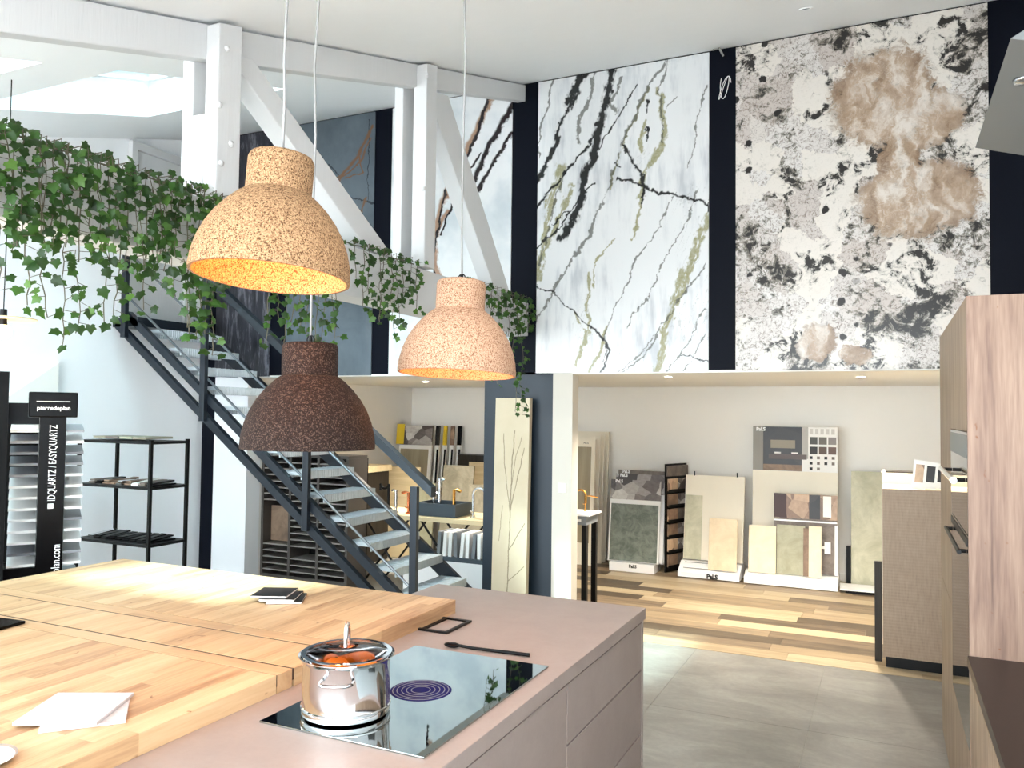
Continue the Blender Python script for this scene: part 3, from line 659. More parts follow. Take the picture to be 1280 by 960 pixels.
bx('landing', (XL+0.005, YN-0.02, 2.575), (-6.32, YF+0.04, 2.66), T['anthracite'], sc_)
for x, z1 in ((-6.47, None), (-5.455, None), (-4.30, None), (-3.265, 1.235)):
    bx('post', (x-0.03, YN-0.062, ub(x)-0.22 if x < -3.5 else 0.0), (x+0.03, YN-0.021, ub(x)+1.03 if z1 is None else z1), T['anthracite'], sc_, bevel=0.004)
bar('handrail', -6.50, -3.10, 1.065, 0.075, YN-0.075, YN-0.005, T['railtop'])
for off in (0.17, 0.585):
    tb('rail_rod', [(-6.46, YN-0.015, ub(-6.46)+off), (-3.27, YN-0.015, ub(-3.27)+off)], 0.011, T['rod'], sc_)

# ---------------------------------------------------------------- kitchen island, board, hob
IX, IY, IW = -1.005, 3.62, -2.10
isl = thing('kitchen_island', 'taupe kitchen island with handleless drawers', 'kitchen island', (-2.3, 2.0, 0))
bx('body', (IW+.02, 0.3, 0.10), (IX-0.028, IY-0.022, 0.868), T['island'], isl); bx('plinth', (IW+.08, 0.35, 0.0), (IX-0.09, IY-0.08, 0.099), T['blackm'], isl)
# end panel and fronts on the aisle side
bx('end_panel', (IX-0.027, IY-0.042, 0.02), (IX-0.004, IY-0.022, 0.868), T['island'], isl, bevel=0.001)
for z0, z1 in ((0.655, 0.862), (0.372, 0.648), (0.11, 0.365)): bx('drawer_front', (IX-0.027, 2.648, z0), (IX-0.006, IY-0.046, z1), T['island'], isl, bevel=0.0015)
for y0, y1 in ((1.62, 2.641), (0.6, 1.613)): bx('door', (IX-0.027, y0, 0.11), (IX-0.006, y1, 0.862), T['island'], isl, bevel=0.0015)
tag(bx('island_worktop', (IW, 0.28, 0.87), (IX, IY, 0.92), T['island'], bevel=0.0025), 'smooth taupe worktop on the kitchen island', 'worktop')
BX0, BX1, BY0, BY1, BZ0, BZ1 = -3.81, -1.725, 0.55, 3.13, 0.9205, 0.978
bt = thing('butcher_block_top', 'thick light butcher-block table top resting on the island', 'wooden board', ((BX0+BX1)/2, 2.0, BZ0))
R1 = random.Random(5); ns = 40; sw_ = (BX1-BX0)/ns
sp_mesh = {}
for (ya, yb) in ((2.379, BY1), (2.0715, 2.288), (BY0, 1.986)):
    for i in range(ns):
        y = ya
        while y < yb-0.01:
            L = R1.choice((0.36, 0.48, 0.62)) if yb-ya > 0.4 else yb-ya
            if i % 2 and y == ya and yb-ya > 0.4: L = L/2
            y1 = min(y+L, yb)
            if yb-y1 < 0.12: y1 = yb
            x0 = BX0+i*sw_; key = round(y1-y, 4)
            if key not in sp_mesh:
                bm = bmesh.new(); box(bm, (0.0002, 0, 0), (sw_-0.0002, y1-y, BZ1-BZ0)); sp_mesh[key] = obj('stave', bm, T['butcher'], bt, local=True); o = sp_mesh[key]
            else: o = copyobj(sp_mesh[key], bt)
            o.location = Vector((x0, y+0.0002, BZ0))-bt.location
            y = y1
for (ya, yb) in ((2.300, 2.3735), (1.9915, 2.0595)):
    for i in range(4):
        w4 = (BX1-BX0)/4; bx('strip', (BX0+i*w4+0.0004, ya, BZ0), (BX0+(i+1)*w4-0.0004, yb, BZ1), T['strip'], bt)
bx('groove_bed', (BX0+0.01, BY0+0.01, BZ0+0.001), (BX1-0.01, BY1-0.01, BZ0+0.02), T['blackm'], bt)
GS = flat('groove_shade_brown', sr(70, 46, 30), .6)  # brown strips in the open grooves, painting in the shade inside them
for ya, yb in ((2.288, 2.300), (2.3735, 2.379), (2.0595, 2.0715), (1.986, 1.9915)): bx('groove_shade', (BX0+.001, ya+.0004, BZ0+.021), (BX1-.001, yb-.0004, BZ1-.0012), GS, bt)
for x_, y_ in ((-3.70, 3.00), (-3.70, .70)): bx('leg', (x_-.04, y_-.04, 0), (x_+.04, y_+.04, BZ0+.0005), T['strip'], bt)
hob = thing('induction_hob', 'glossy black glass induction hob with central extractor', 'hob', (-1.34, 2.2, 0.92))
bx('glass_top', (-1.61, 1.787, 0.9205), (-1.07, 2.615, 0.926), T['hob'], hob, bevel=0.001)
bm = bmesh.new(); lathe(bm, [(0, 0.9275), (0.095, 0.9275), (0.097, 0.9262)], 40, (-1.335, 2.205, 0)); ext = obj('extractor_grille', bm, T['hobring'], hob, smooth=0.5)
for r in (0.03, 0.045, 0.06, 0.075, 0.088):
    bm = bmesh.new(); lathe(bm, [(r-0.0015, 0.9276), (r, 0.9285), (r+0.0015, 0.9276)], 40, (-1.335, 2.205, 0)); obj('grille_ring', bm, T['grey_box'], ext)
# pot
PC = (-1.437, 1.955); pz = 0.9265
pot = thing('cooking_pot', 'polished steel cooking pot with a glass lid on the hob', 'pot', (*PC, pz))
bm = bmesh.new(); PH = 0.164
lathe(bm, [(0, 0), (0.118, 0), (0.127, 0.006), (0.127, 0.020), (0.1265, 0.021), (0.1265, PH-.012), (0.131, PH-.004), (0.1385, PH+.002), (0.1385, PH+.005), (0.130, PH+.002), (0.1245, PH-.010), (0.1245, 0.012), (0, 0.012)], 64, (*PC, pz)); obj('body', bm, T['steel'], pot, smooth=0.6)
bm = bmesh.new(); lathe(bm, [(0.127, 0.020), (0.1295, 0.022), (0.1295, 0.027), (0.1268, 0.029)], 64, (*PC, pz)); obj('base_ring', bm, T['steel'], pot, smooth=0.6)
bm = bmesh.new(); lathe(bm, [(0.118, PH+.0035), (0.130, PH+.0065), (0.131, PH+.0095), (0.118, PH+.0095), (0.118, PH+.0035)], 64, (*PC, pz)); lid = obj('lid', bm, T['steel'], pot, smooth=0.6)
bm = bmesh.new(); lathe(bm, [(0, PH+.027), (0.05, PH+.023), (0.09, PH+.016), (0.118, PH+.008)], 48, (*PC, pz)); obj('lid_glass', bm, T['glass'], lid, smooth=True)
bm = bmesh.new(); lathe(bm, [(0, PH+.028), (0.020, PH+.028), (0.024, PH+.0245)], 24, (*PC, pz)); obj('handle_base', bm, T['copper'], lid, smooth=True)
hd = Vector((0.906, 0.424, 0)); fd = Vector((-0.42, 0.9, 0))
p = [Vector((*PC, pz+PH+.027))+fd*(0.022*math.cos(t)) + Vector((0, 0, 0.062*math.sin(t)**0.8)) for t in [PI*i/14 for i in range(15)]]
tb('lid_handle', p, 0.0065, T['steel'], lid, seg=10)
for s_ in (1, -1):
    ax = Vector((0.42, -0.907, 0))*s_; sd = Vector((0.907, 0.42, 0)); c = Vector((*PC, pz+0.125))
    tb('handle', [c+ax*0.124+sd*0.045, c+ax*0.150+sd*0.044, c+ax*0.166+sd*0.03, c+ax*0.170, c+ax*0.166-sd*0.03, c+ax*0.150-sd*0.044, c+ax*0.124-sd*0.045], 0.005, T['steel'], pot)
def orange(x, y, z, r, label):
    o = thing('orange', label, 'orange', (x, y, z-r), group='oranges in the pot'); bm = bmesh.new(); ball(bm, (x, y, z), r, 3, (1, 1, .93)); obj('peel', bm, T['orange'], o, smooth=True)
    bm = bmesh.new(); lathe(bm, [(0, r*.95), (.005, r*.93)], 8, (x, y, z)); obj('stalk_end', bm, T['stem'], o)
orange(PC[0]-.045, PC[1]+.01, pz+.105, .044, 'orange seen through the pot lid left of the lid handle'); orange(PC[0]+.050, PC[1]+.035, pz+.105, .043, 'orange seen through the pot lid right of the lid handle')
orange(PC[0]-.01, PC[1]-.055, pz+.075, .04, 'orange low in the pot at its near side'); 
# black frame, spoon
fr = bmesh.new()
for (x0, x1, y0, y1) in ((-1.735, -1.60, 2.815, 2.83), (-1.735, -1.60, 3.01, 3.025), (-1.724, -1.709, 2.83, 3.01), (-1.615, -1.60, 2.83, 3.01)): box(fr, (x0, y0, 0.9205), (x1, y1, 0.929))
fo = thing('pop_up_socket_frame', 'thin black metal frame on the worktop at the board corner', 'frame', (-1.66, 2.92, 0.92)); 
ob = obj('frame', fr, T['black'], fo); ob.location = (0.0, 0, 0)
bx('inset', (-1.708, 2.831, 0.9205), (-1.616, 3.009, 0.9225), T['island'], fo)
for q in fo.children: q.location.x += 0.012
spn = thing('serving_spoon', 'dark long-handled spoon lying behind the hob', 'spoon', (-1.3, 2.69, 0.92))
bm = bmesh.new(); ball(bm, (-1.482, 2.668, 0.931), 1, 2, (0.034, 0.022, 0.009)); obj('bowl', bm, T['gloss_black'], spn, smooth=True)
tb('handle', [(-1.452, 2.669, 0.932), (-1.40, 2.672, 0.929), (-1.175, 2.69, 0.929)], [0.006, 0.006, 0.007], T['gloss_black'], spn)
# things on the board
def book(cx, cy, z, w_, d_, h, rz, label):
    b = thing('booklet', label, 'booklet', (cx, cy, z), rz, group='dark booklets stacked on the board')
    bx('pages', (-w_/2+.002, -d_/2, .0015), (w_/2-.002, d_/2-.003, h-.0015), T['paper'], b, local=True); bx('cover', (-w_/2, -d_/2, h-.0015), (w_/2, d_/2, h), T['ph_dark'], b, local=True)
    bx('back_cover', (-w_/2, -d_/2, 0), (w_/2, d_/2, .0015), T['blackm'], b, local=True); bx('spine', (-w_/2, d_/2-.003, .0015), (w_/2, d_/2, h-.0015), T['blackm'], b, local=True)
book(-2.375, 2.79, BZ1+.0005, .15, .17, .009, .56, 'lowest dark booklet of the stack on the butcher block')
book(-2.400, 2.785, BZ1+.010, .15, .17, .009, .46, 'middle dark booklet of the stack on the butcher block')
book(-2.438, 2.785, BZ1+.0195, .155, .17, .010, .40, 'topmost dark booklet of the stack on the butcher block')
tag(bx('notebook', (-.13, -.08, 0), (.13, .08, .012), T['gloss_black'], bevel=.003, loc=(-3.10, 1.93, BZ1+.0005), rot=(0, 0, .1)), 'black notebook on the board at the left picture edge', 'notebook')
def sample(name, c, w_, d_, h, rz, label, tilt=0):
    bm = bmesh.new(); box(bm, (-w_/2, -d_/2, 0), (w_/2, d_/2, h)); return tag(obj(name, bm, SW, bevel=.001, loc=c, rot=(tilt, 0, rz)), label, 'tile sample', 'white tile samples on the board')
SW = m_sample('white_textured_tile', sr(186, 182, 184), sr(204, 201, 202), 60)
sample('tile_sample', (-1.952, 1.505, BZ1+.0005), .20, .20, .007, .82, 'lower white textured tile sample at the board corner')
sample('tile_sample', (-1.992, 1.503, BZ1+.008), .213, .222, .008, .47, 'upper white textured tile sample lying askew on another tile')
bm = bmesh.new(); lathe(bm, [(0, .004), (.05, .004), (.075, .014), (.077, .016), (.05, 0), (0, 0)], 32); tag(obj('saucer', bm, T['plastic_w'], smooth=True, loc=(-1.90, 1.19, BZ1+.0005)), 'white saucer at the bottom left picture corner', 'saucer')

# ---------------------------------------------------------------- pendant lamps
def pendant(c, mat, label, tilt=(0, 0), warm=10, cab=None):
    p = thing('pendant_lamp', label, 'pendant lamp', c, group='cork pendant lamps', rot=(tilt[0], tilt[1], 0))
    prof = [(.224, 0), (.225, .012), (.221, .05), (.211, .09), (.195, .13), (.173, .168), (.146, .202), (.118, .230), (.097, .246)]
    inn = [(.088, .240), (.110, .222), (.137, .195), (.164, .161), (.186, .124), (.201, .086), (.211, .048), (.215, .010), (.215, 0)]
    bm = bmesh.new(); lathe(bm, [*prof, *inn, prof[0]], 56); obj('shade', bm, mat, p, smooth=0.9, local=True)
    bm = bmesh.new(); lathe(bm, [(.094, .247), (.094, .345), (.089, .356), (.078, .36), (0, .36)], 48); lathe(bm, [(.084, .247), (.084, .34), (0, .34)], 48); lathe(bm, [(.084, .247), (.094, .247)], 48); obj('neck', bm, mat, p, smooth=0.9, local=True)
    bm = bmesh.new(); lathe(bm, [(0, .34), (.022, .338), (.022, .25), (.018, .235), (0, .235)], 20); so_ = obj('socket', bm, T['black'], p, smooth=.6, local=True)
    bm = bmesh.new(); ball(bm, (0, 0, .185), .033, 2, (1, 1, 1.15)); obj('bulb', bm, T['bulb'], p, smooth=True, local=True)
    bm = bmesh.new(); tube(bm, [(.015*math.cos(t), 0, .372+.015*math.sin(t)) for t in [2*PI*i/12 for i in range(12)]], .0025, 5, True); lathe(bm, [(0, .36), (.008, .36), (.006, .385), (0, .39)], 8); obj('hook', bm, T['black'], p, local=True)
    R_ = p.rotation_euler.to_matrix(); top = Vector(c)+R_ @ Vector((0, 0, .385)); zc = cz(c[1])-.002; H_ = zc-top.z
    rr = random.Random(c[0]); bm = bmesh.new(); pts = [top+Vector((rr.uniform(-.006, .006)*(i > 0), rr.uniform(-.006, .006)*(i > 0), H_*i/6)) for i in range(7)]
    tube(bm, pts, .0042, 7); obj('cable', bm, T['cable'], p, smooth=True)
    bm = bmesh.new(); lathe(bm, [(0, 0), (.05, 0), (.05, -.025), (0, -.03)], 20, (top.x, top.y, zc)); obj('ceiling_rose', bm, T['plastic_w'], p)
    l = bpy.data.lights.new('lamp_light', 'POINT'); l.energy = warm; l.color = (1, .36, .07); l.shadow_soft_size = .035
    o = bpy.data.objects.new('lamp_light', l); C.objects.link(o); o.parent = p; o.location = (0, 0, .13)
pendant((-1.603, 1.784, 2.180), T['cork'], 'large light cork bell lamp glowing orange inside, nearest and highest', tilt=(-.0777, .0244), warm=4)
pendant((-1.79, 2.196, 1.672), T['corkd'], 'dark brown cork bell lamp hanging lowest', warm=1.5)
pendant((-1.483, 2.676, 1.945), T['cork2'], 'pale cork bell lamp farthest right of the three', tilt=(-.0556, .0126), warm=2.5)
dl = thing('disc_lamp', 'thin flat disc lamp with a bare glowing bulb at the left edge', 'pendant lamp', (-4.48, 2.855, 2.30))
bm = bmesh.new(); lathe(bm, [(0, .004), (.165, 0), (.165, -.006), (0, -.004)], 40, dl.location); obj('disc', bm, T['woodlight'], dl, smooth=.5)
bm = bmesh.new(); lathe(bm, [(0, .05), (.018, .05), (.02, -.04), (0, -.042)], 16, dl.location); obj('socket', bm, T['black'], dl, smooth=.6)
bm = bmesh.new(); ball(bm, (-4.48, 2.855, 2.225), .042, 3); obj('bulb', bm, m_bulb('warm_globe', (1, .72, .32), 2.2), dl, smooth=True)
tb('cable', [(-4.48, 2.855, 2.35), (-4.478, 2.857, 3.0), (-4.48, 2.855, cz(2.855)-.003)], .003, T['black'], dl)
l = bpy.data.lights.new('globe_light', 'POINT'); l.energy = 3; l.color = (1, .75, .45); l.shadow_soft_size = .05; o = bpy.data.objects.new('globe_light', l); C.objects.link(o); o.parent = dl; o.location = (0, 0, -.135)

# ---------------------------------------------------------------- right-hand kitchen run
KX = 0.272; KY0, KY1, KT = 3.46, 5.20, 2.262
tc = thing('oven_cabinet', 'tall oak cabinet block with built-in ovens', 'oven cabinet', (0.58, 4.3, 0))
bx('side_panel', (KX-.001, KY0, 0.0), (XR-.004, KY0+.02, KT), T['oak'], tc, bevel=.0015); bx('body', (KX+.024, KY0+.021, .1), (XR-.004, KY1, KT-.001), T['oakf'], tc)
bx('plinth', (KX+.06, KY0+.021, 0), (XR-.004, KY1-.02, .099), T['black'], tc)
yo = 4.36
bx('door', (KX, yo+.003, .915), (KX+.022, KY1, KT), T['oakf'], tc); bx('door', (KX, yo+.003, .05), (KX+.022, KY1, .911), T['oakf'], tc)
bx('door', (KX, KY0+.0215, 1.752), (KX+.022, yo-.001, KT), T['oakf'], tc); bx('drawer', (KX, KY0+.0215, .05), (KX+.022, yo-.001, .545), T['oakf'], tc)
for i, (z0, z1) in enumerate(((1.36, 1.748), (.55, 1.355))):
    ov = bx('oven', (KX-.001, KY0+.023, z0), (KX+.022, yo-.004, z1), T['ovenglass'], tc, bevel=.002)
    bx('control_panel', (KX-.0035, KY0+.04, z1-(.10 if i == 0 else .04)), (KX-.0015, yo-.02, z1-.012), T['ovenpanel'] if i == 0 else T['black'], ov)
    hz = z1-(.185 if i == 0 else .065); hx = KX-(.045 if i == 0 else .028)
    tb('handle', [(hx, KY0+.06, hz), (hx, yo-.06, hz)], .012 if i == 0 else .008, T['chrome'] if i == 0 else T['black'], ov, seg=12)
    for yy in (KY0+.10, yo-.10): tb('handle_mount', [(KX-.002, yy, hz), (hx, yy, hz)], .008, T['black'], ov)
bc = thing('base_cabinet', 'oak base cabinets under the brown marble worktop', 'base cabinet', (0.58, 2.4, 0))
bx('body', (KX+.024, .9, .1), (XR-.004, KY0-.003, .878), T['oakf'], bc); bx('plinth', (KX+.06, .9, 0), (XR-.004, KY0-.003, .099), T['black'], bc)
for y0, y1 in ((2.862, KY0-.004), (2.262, 2.859), (1.662, 2.259), (1.06, 1.659)): bx('door', (KX, y0, .11), (KX+.022, y1, .85), T['oakf'], bc, bevel=.001)
tag(bx('marble_worktop', (KX-.008, .9, .88), (XR-.004, KY0-.002, .92), T['bmarble'], bevel=.002), 'dark brown veined marble worktop beside the oven cabinet', 'worktop')
tag(bx('socket_cover', (.40, 2.70, .9205), (.47, 2.78, .935), T['gloss_black'], bevel=.004), 'small black socket cover on the brown marble', 'socket cover')
hdm = thing('extractor_hood', 'grey angular extractor hood at the top right', 'extractor hood', (.6, 3.1, 2.6))
bm = bmesh.new(); prism(bm, [(.30, 3.40, 2.806), (XR-.004, 3.40, 2.617), (XR-.004, 3.40, 3.15), (.36, 3.40, 2.84)], (0, -.95, 0)); obj('canopy', bm, T['hood'], hdm)
bm = bmesh.new(); lathe(bm, [(.13, 0), (.13, .72)], 28, (.72, 2.9, 2.98)); obj('duct', bm, T['chrome'], hdm, smooth=True)
bm = bmesh.new(); lathe(bm, [(0, -.014), (.03, -.012), (.034, 0), (0, 0)], 20, (.37, 2.72, 2.792)); obj('hood_lamp', bm, T['chrome'], hdm, smooth=True)

# ---------------------------------------------------------------- left side: sample tower and rack
twd = Vector((-0.83, 0.56, 0)); ang = math.atan2(twd.y, twd.x)-PI/2      # +Y local points away from the camera
tw = thing('sample_tower', 'tall black display tower fanned with stone samples', 'display stand', (-4.52, 3.20, 0), ang)
def lb(name, c0, c1, mat, par=tw, bev=0): return bx(name, c0, c1, mat, par, bevel=bev, local=True)
lb('column', (-.068, -.03, .02), (.068, .30, 1.80), T['gloss_black']); lb('base', (-.26, -.02, 0), (.24, .42, .02), T['black'])
lb('side_box', (-.235, .0, .021), (-.069, .35, .86), T['gloss_black']); lb('side_box', (.069, .05, .021), (.155, .35, .80), T['grey_box'])
sg = lb('header_sign', (-.13, -.055, 1.745), (.125, -.033, 1.895), T['gloss_black'], bev=.008); lb('rear_panel', (-.235, .26, .861), (-.069, .27, 1.699), T['blackm']); lb('back_board', (-.235, .20, 1.70), (-.069, .215, 1.83), T['gloss_black'])
text('lettering', 'pierredeplan', .034, T['text_w'], tw, (0, -.057, 1.80), (PI/2, 0, 0), bold=.0006); lb('rule', (-.09, -.057, 1.838), (.085, -.0555, 1.841), T['text_w'])
q = text('lettering', 'IDQUARTZ / EASYQUARTZ', .058, T['text_w'], tw, (.004, -.0305, 1.475), (PI/2, -PI/2, 0)); q.scale = (.64, 1, 1)
q = text('lettering', 'pierredeplan.com', .064, T['text_w'], tw, (.036, -.0305, .83), (PI/2, -PI/2, 0)); q.scale = (.72, 1, 1)
lb('badge', (-.016, -.0315, 1.205), (.014, -.0302, 1.235), T['text_w'])
cols = [sr(235, 232, 230), sr(150, 150, 155), sr(120, 122, 128), sr(128, 130, 134), sr(140, 142, 146), sr(238, 238, 236), sr(232, 232, 230), sr(240, 240, 238), sr(225, 226, 226), sr(236, 236, 236), sr(230, 230, 228), sr(110, 112, 118), sr(238, 238, 236)]
sm = [flat('stone_sample_%d' % i, c_, .35, var=.05, sc=20) for i, c_ in enumerate(cols)]
for i in range(13):
    z = 1.665-i*.0655
    for (x0, x1, side) in ((-.215, -.072, 0), (.072, .165, 1)):
        mt = sm[i] if side == 0 else sm[(i*5+1) % 13]
        bm = bmesh.new(); box(bm, (x0, -.02, -.007), (x1, .24, .007))
        o = obj('stone_sample', bm, mt, tw, loc=(0, .0, z), rot=(math.radians(7), 0, 0), local=True)
tag(bx('display_panel', (-.20, -.02, 0), (.10, .03, 2.0), T['blackm'], loc=(-4.70, 2.88, 0), rot=(0, 0, ang)), 'tall black panel cut off by the left picture edge', 'display panel')
bpy.data.objects['display_panel'].location = (-4.49, 2.788, 0)
rk = thing('shelf_rack', 'open black steel shelf rack holding flat samples', 'shelf', (-5.85, 4.9, 0))
RX0, RX1, RY0, RY1 = -6.29, -5.41, 4.68, 5.08
for x in (RX0, RX1-.025):
    for y in (RY0, RY1-.025): bx('post', (x, y, 0), (x+.025, y+.025, 1.55), T['black'], rk)
for z in (1.535, 1.165, .70, .22): bx('shelf', (RX0+.002, RY0+.002, z-.022), (RX1-.002, RY1-.002, z), T['black'], rk)
R2 = random.Random(9)
for i, (x, c_) in enumerate(((-6.10, 't_grey'), (-5.94, 't_taupe'), (-5.78, 't_sage'), (-5.62, 't_grey'))):
    tag(bx('sample_plate', (x-.075, RY0+.06, 1.5505), (x+.075, RY1-.06, 1.568), T[c_]), '%s flat stone sample plate from the left on top of the black rack' % ORD[i], 'sample', 'sample plates on the rack top')
def swatches(z, pal, name, label, grp):
    for i in range(9):
        x = RX0+.10+i*.085; bm = bmesh.new()
        box(bm, (-.035, -.13, 0), (.035, .13, .012), Matrix.Rotation(R2.uniform(-.08, .08), 4, 'Z')); 
        box(bm, (-.03, -.12, .012), (.03, .12, .024), Matrix.Rotation(R2.uniform(-.08, .08), 4, 'Z') @ Matrix.Rotation(R2.uniform(0, .12), 4, 'X') @ Matrix.Translation((0, 0, .008)))
        tag(obj(name, bm, T[R2.choice(pal)], loc=(x, RY0+.2, z+.0005)), label % ORD[i], 'swatch', grp)
swatches(1.165, ['t_taupe', 'paper', 'black', 't_brown', 'chrome'], 'swatch_book', '%s small swatch book from the left on the middle rack shelf', 'swatches on the middle shelf')
swatches(.70, ['black', 'blackm', 'grey_box', 'chrome', 'black'], 'handle_sample', '%s small dark fitting sample from the left on the lower rack shelf', 'fittings on the lower shelf')

# ---------------------------------------------------------------- alcove behind the stairs
lv = thing('sample_cabinet', 'dark slatted sample cabinet under the stairs', 'cabinet', (-5.5, 6.9, 0))
LX0, LX1, LY0, LY1, LH = -6.02, -4.90, 6.64, 6.96, 1.32
lm = flat('dark_taupe_board', sr(72, 66, 62), .5, var=.1)
for i in range(4): x = LX0+i*(LX1-LX0-.03)/3; bx('upright', (x, LY0, .09), (x+.03, LY1, LH), lm, lv)
bx('base', (LX0, LY0, 0), (LX1, LY1, .089), lm, lv); bx('top', (LX0, LY0, LH+.001), (LX1, LY1, LH+.03), lm, lv); bx('back_panel', (LX0, LY1+.001, 0), (LX1, LY1+.015, LH), T['blackm'], lv)
cw = (LX1-LX0-.03)/3; slm = flat('slat_edge', sr(140, 134, 128), .45, var=.1)
bm = bmesh.new(); box(bm, (.001, .0, 0), (cw-.031, .30, .012)); sl0 = obj('slat', bm, slm, lv, local=True); first = True
for i in range(3):
    for k in range(18):
        z = .13+k*.066
        if i == 0 and .42 < z < .80: continue
        if i == 1 and .30 < z < .36: continue
        p_ = Vector((LX0+.03+i*cw, LY0+.004, z))-lv.location
        if first: sl0.location = p_; first = False
        else: copyobj(sl0, lv, p_)
bx('niche_panel', (LX0+.032, LY0+.12, .42), (LX0+cw-.002, LY0+.13, .79), T['t_brown'], lv)
# tap table
tt = thing('tap_table', 'light wooden table on black crossed trestles behind the stairs', 'table', (-4.4, 7.3, 0))
bx('tabletop', (-5.10, 7.02, .70), (-3.32, 7.62, .745), T['woodlight'], tt, bevel=.003)
for x in (-4.75, -4.05):
    for s_ in (-1, 1):
        tb('leg', [(x-s_*.28, 7.10, 0), (x+s_*.28, 7.10, .699)], .012, T['black'], tt); tb('leg', [(x-s_*.28, 7.54, 0), (x+s_*.28, 7.54, .699)], .012, T['black'], tt)
cr = thing('tap_crate', 'blue-grey crate holding taps on the wooden table', 'crate', (-4.15, 7.3, .746)); cm = flat('crate_blue', sr(58, 70, 80), .5)
X0, X1, Y0, Y1, Z0, Z1 = -4.40, -3.93, 7.10, 7.45, .7455, .875
bx('floor_panel', (X0, Y0, Z0), (X1, Y1, Z0+.012), cm, cr)
for nme, a, b in (('side', (X0, Y0, Z0+.0125), (X1, Y0+.012, Z1)), ('side', (X0, Y1-.012, Z0+.0125), (X1, Y1, Z1)), ('side', (X0, Y0+.0125, Z0+.0125), (X0+.012, Y1-.0125, Z1)), ('side', (X1-.012, Y0+.0125, Z0+.0125), (X1, Y1-.0125, Z1))): bx(nme, a, b, cm, cr)
def tap(x, y, z, h, reach, mat, label, rz=0, arch=True, r=.015):
    t = thing('tap', label, 'tap', (x, y, z), rz, group='display taps')
    bm = bmesh.new(); lathe(bm, [(0, .0005), (r*2, .0005), (r*2, .012), (r*1.2, .016)], 16); obj('base', bm, T[mat], t, smooth=.6, local=True)
    if arch: pts = [(0, 0, .012), (0, 0, h-reach/2)]+[(reach/2-reach/2*math.cos(a), 0, h-reach/2+reach/2*math.sin(a)) for a in [PI*i/8 for i in range(1, 9)]]+[(reach, 0, h-reach/2-.07)]
    else: pts = [(0, 0, .012), (0, 0, h), (reach*.5, 0, h), (reach, 0, h-.01)]
    bm = bmesh.new(); tube(bm, pts, r, 10); obj('spout', bm, T[mat], t, smooth=.8, local=True)
    bm = bmesh.new(); tube(bm, [(0, -.012, .06), (0, -.06, .075)], r*.5, 8); obj('lever', bm, T[mat], t, smooth=.8, local=True)
tz_ = .7455
tap(-4.74, 7.12, tz_, .25, -.10, 'black', 'black arched kitchen tap at the table end nearest the stairs'); tap(-4.66, 7.14, tz_, .24, -.05, 'chrome', 'chrome straight tap beside the black arched tap', arch=False)
tap(-4.52, 7.16, tz_, .22, -.08, 'copper', 'copper tap beside the stair newel', arch=False); tap(-4.17, 7.2, Z0+.0125, .36, .06, 'chrome', 'tall square chrome tap standing in the crate', arch=False, r=.018)
tap(-4.03, 7.25, Z0+.0125, .25, .08, 'gold', 'short gold tap standing in the crate', arch=False, r=.016); tap(-3.78, 7.2, tz_, .30, .14, 'chrome', 'arched steel tap right of the crate'); tap(-4.3, 7.3, Z0+.0125, .2, .06, 'chrome', 'low chrome tap at the crate corner', arch=False)
tap(-3.60, 7.25, tz_, .22, .08, 'copper', 'small dark copper tap beside the blue-grey pier', arch=False)
wb = thing('white_counter', 'low white counter block beside the stair foot', 'counter', (-3.7, 6.75, 0)); bx('block', (-4.25, 6.66, 0), (-3.30, 6.98, .40), T['plastic_w'], wb); bx('tray', (-4.02, 6.66, .4005), (-3.31, 6.97, .44), cm, wb)
for i in range(9):
    x = -3.90+i*.062; bm = bmesh.new(); box(bm, (0, -.13, 0), (.035, .13, .23)); tag(obj('binder', bm, T['paper'] if i % 3 else T['grey_box'], loc=(x, 6.82, .4405), rot=(0, R2.uniform(-.02, .10), 0)), '%s binder from the stairs in the dark tray on the white counter' % ORD[i], 'binder', 'binders in the tray')
# leaning boards at the back
def lean(name, x0, x1, h, y, mat, label, cat, tilt=8, th=.02, group=None, z0=0.0, rz=0):
    """board with its foot at (y, z0) leaning back"""
    bm = bmesh.new(); box(bm, (0, 0, 0), (x1-x0, th, h)); return tag(obj(name, bm, mat, loc=(x0, y, z0+.002+th*math.sin(math.radians(tilt))*0), rot=(-math.radians(tilt), 0, rz)), label, cat, group)
BS = thing('board_rack', 'rack of framed sample boards with yellow printed headers', 'display rack', (-5.6, 9.1, 0))
for i, (x0, x1, m_) in enumerate(((-5.94, -5.44, 'woodgrey'), (-5.43, -5.37, 'paper'), (-5.355, -5.30, 'paper'), (-5.285, -5.23, 'paper'), (-5.215, -5.16, 'paper'))):
    yy = 9.02+i*.07
    bm = bmesh.new(); box(bm, (0, 0, 0), (x1-x0, .03, 1.34)); o = obj('board', bm, T['paper'], BS, loc=(x0, yy, .03), rot=(-math.radians(6), 0, 0))
    bm = bmesh.new(); box(bm, (.03 if i == 0 else .032, -.006, .05), (x1-x0-(.04 if i == 0 else .0), -.001, 1.29)); obj('insert', bm, T[m_] if i == 0 else T['blackm'], BS, loc=(x0, yy, .03), rot=(-math.radians(6), 0, 0))
    bm = bmesh.new(); box(bm, (0, 0, 1.345), (x1-x0, .02, 1.60)); obj('header', bm, T['ph_grey'] if i == 0 else T[('ph_dark', 'yellow', 'ph_warm', 'blackm')[i-1]], BS, loc=(x0, yy, .03), rot=(-math.radians(6), 0, 0))
bm = bmesh.new(); box(bm, (0, -.004, 1.35), (.12, -.001, 1.62)); obj('yellow_header', bm, T['yellow'], BS, loc=(-5.99, 9.015, .03), rot=(-math.radians(6), 0, 0))
lean('wood_panel', -5.86, -5.28, 1.12, 8.45, T['woodlight'], 'pale wood-look panel leaning in front of the board rack', 'sample panel', 7, rz=.12)
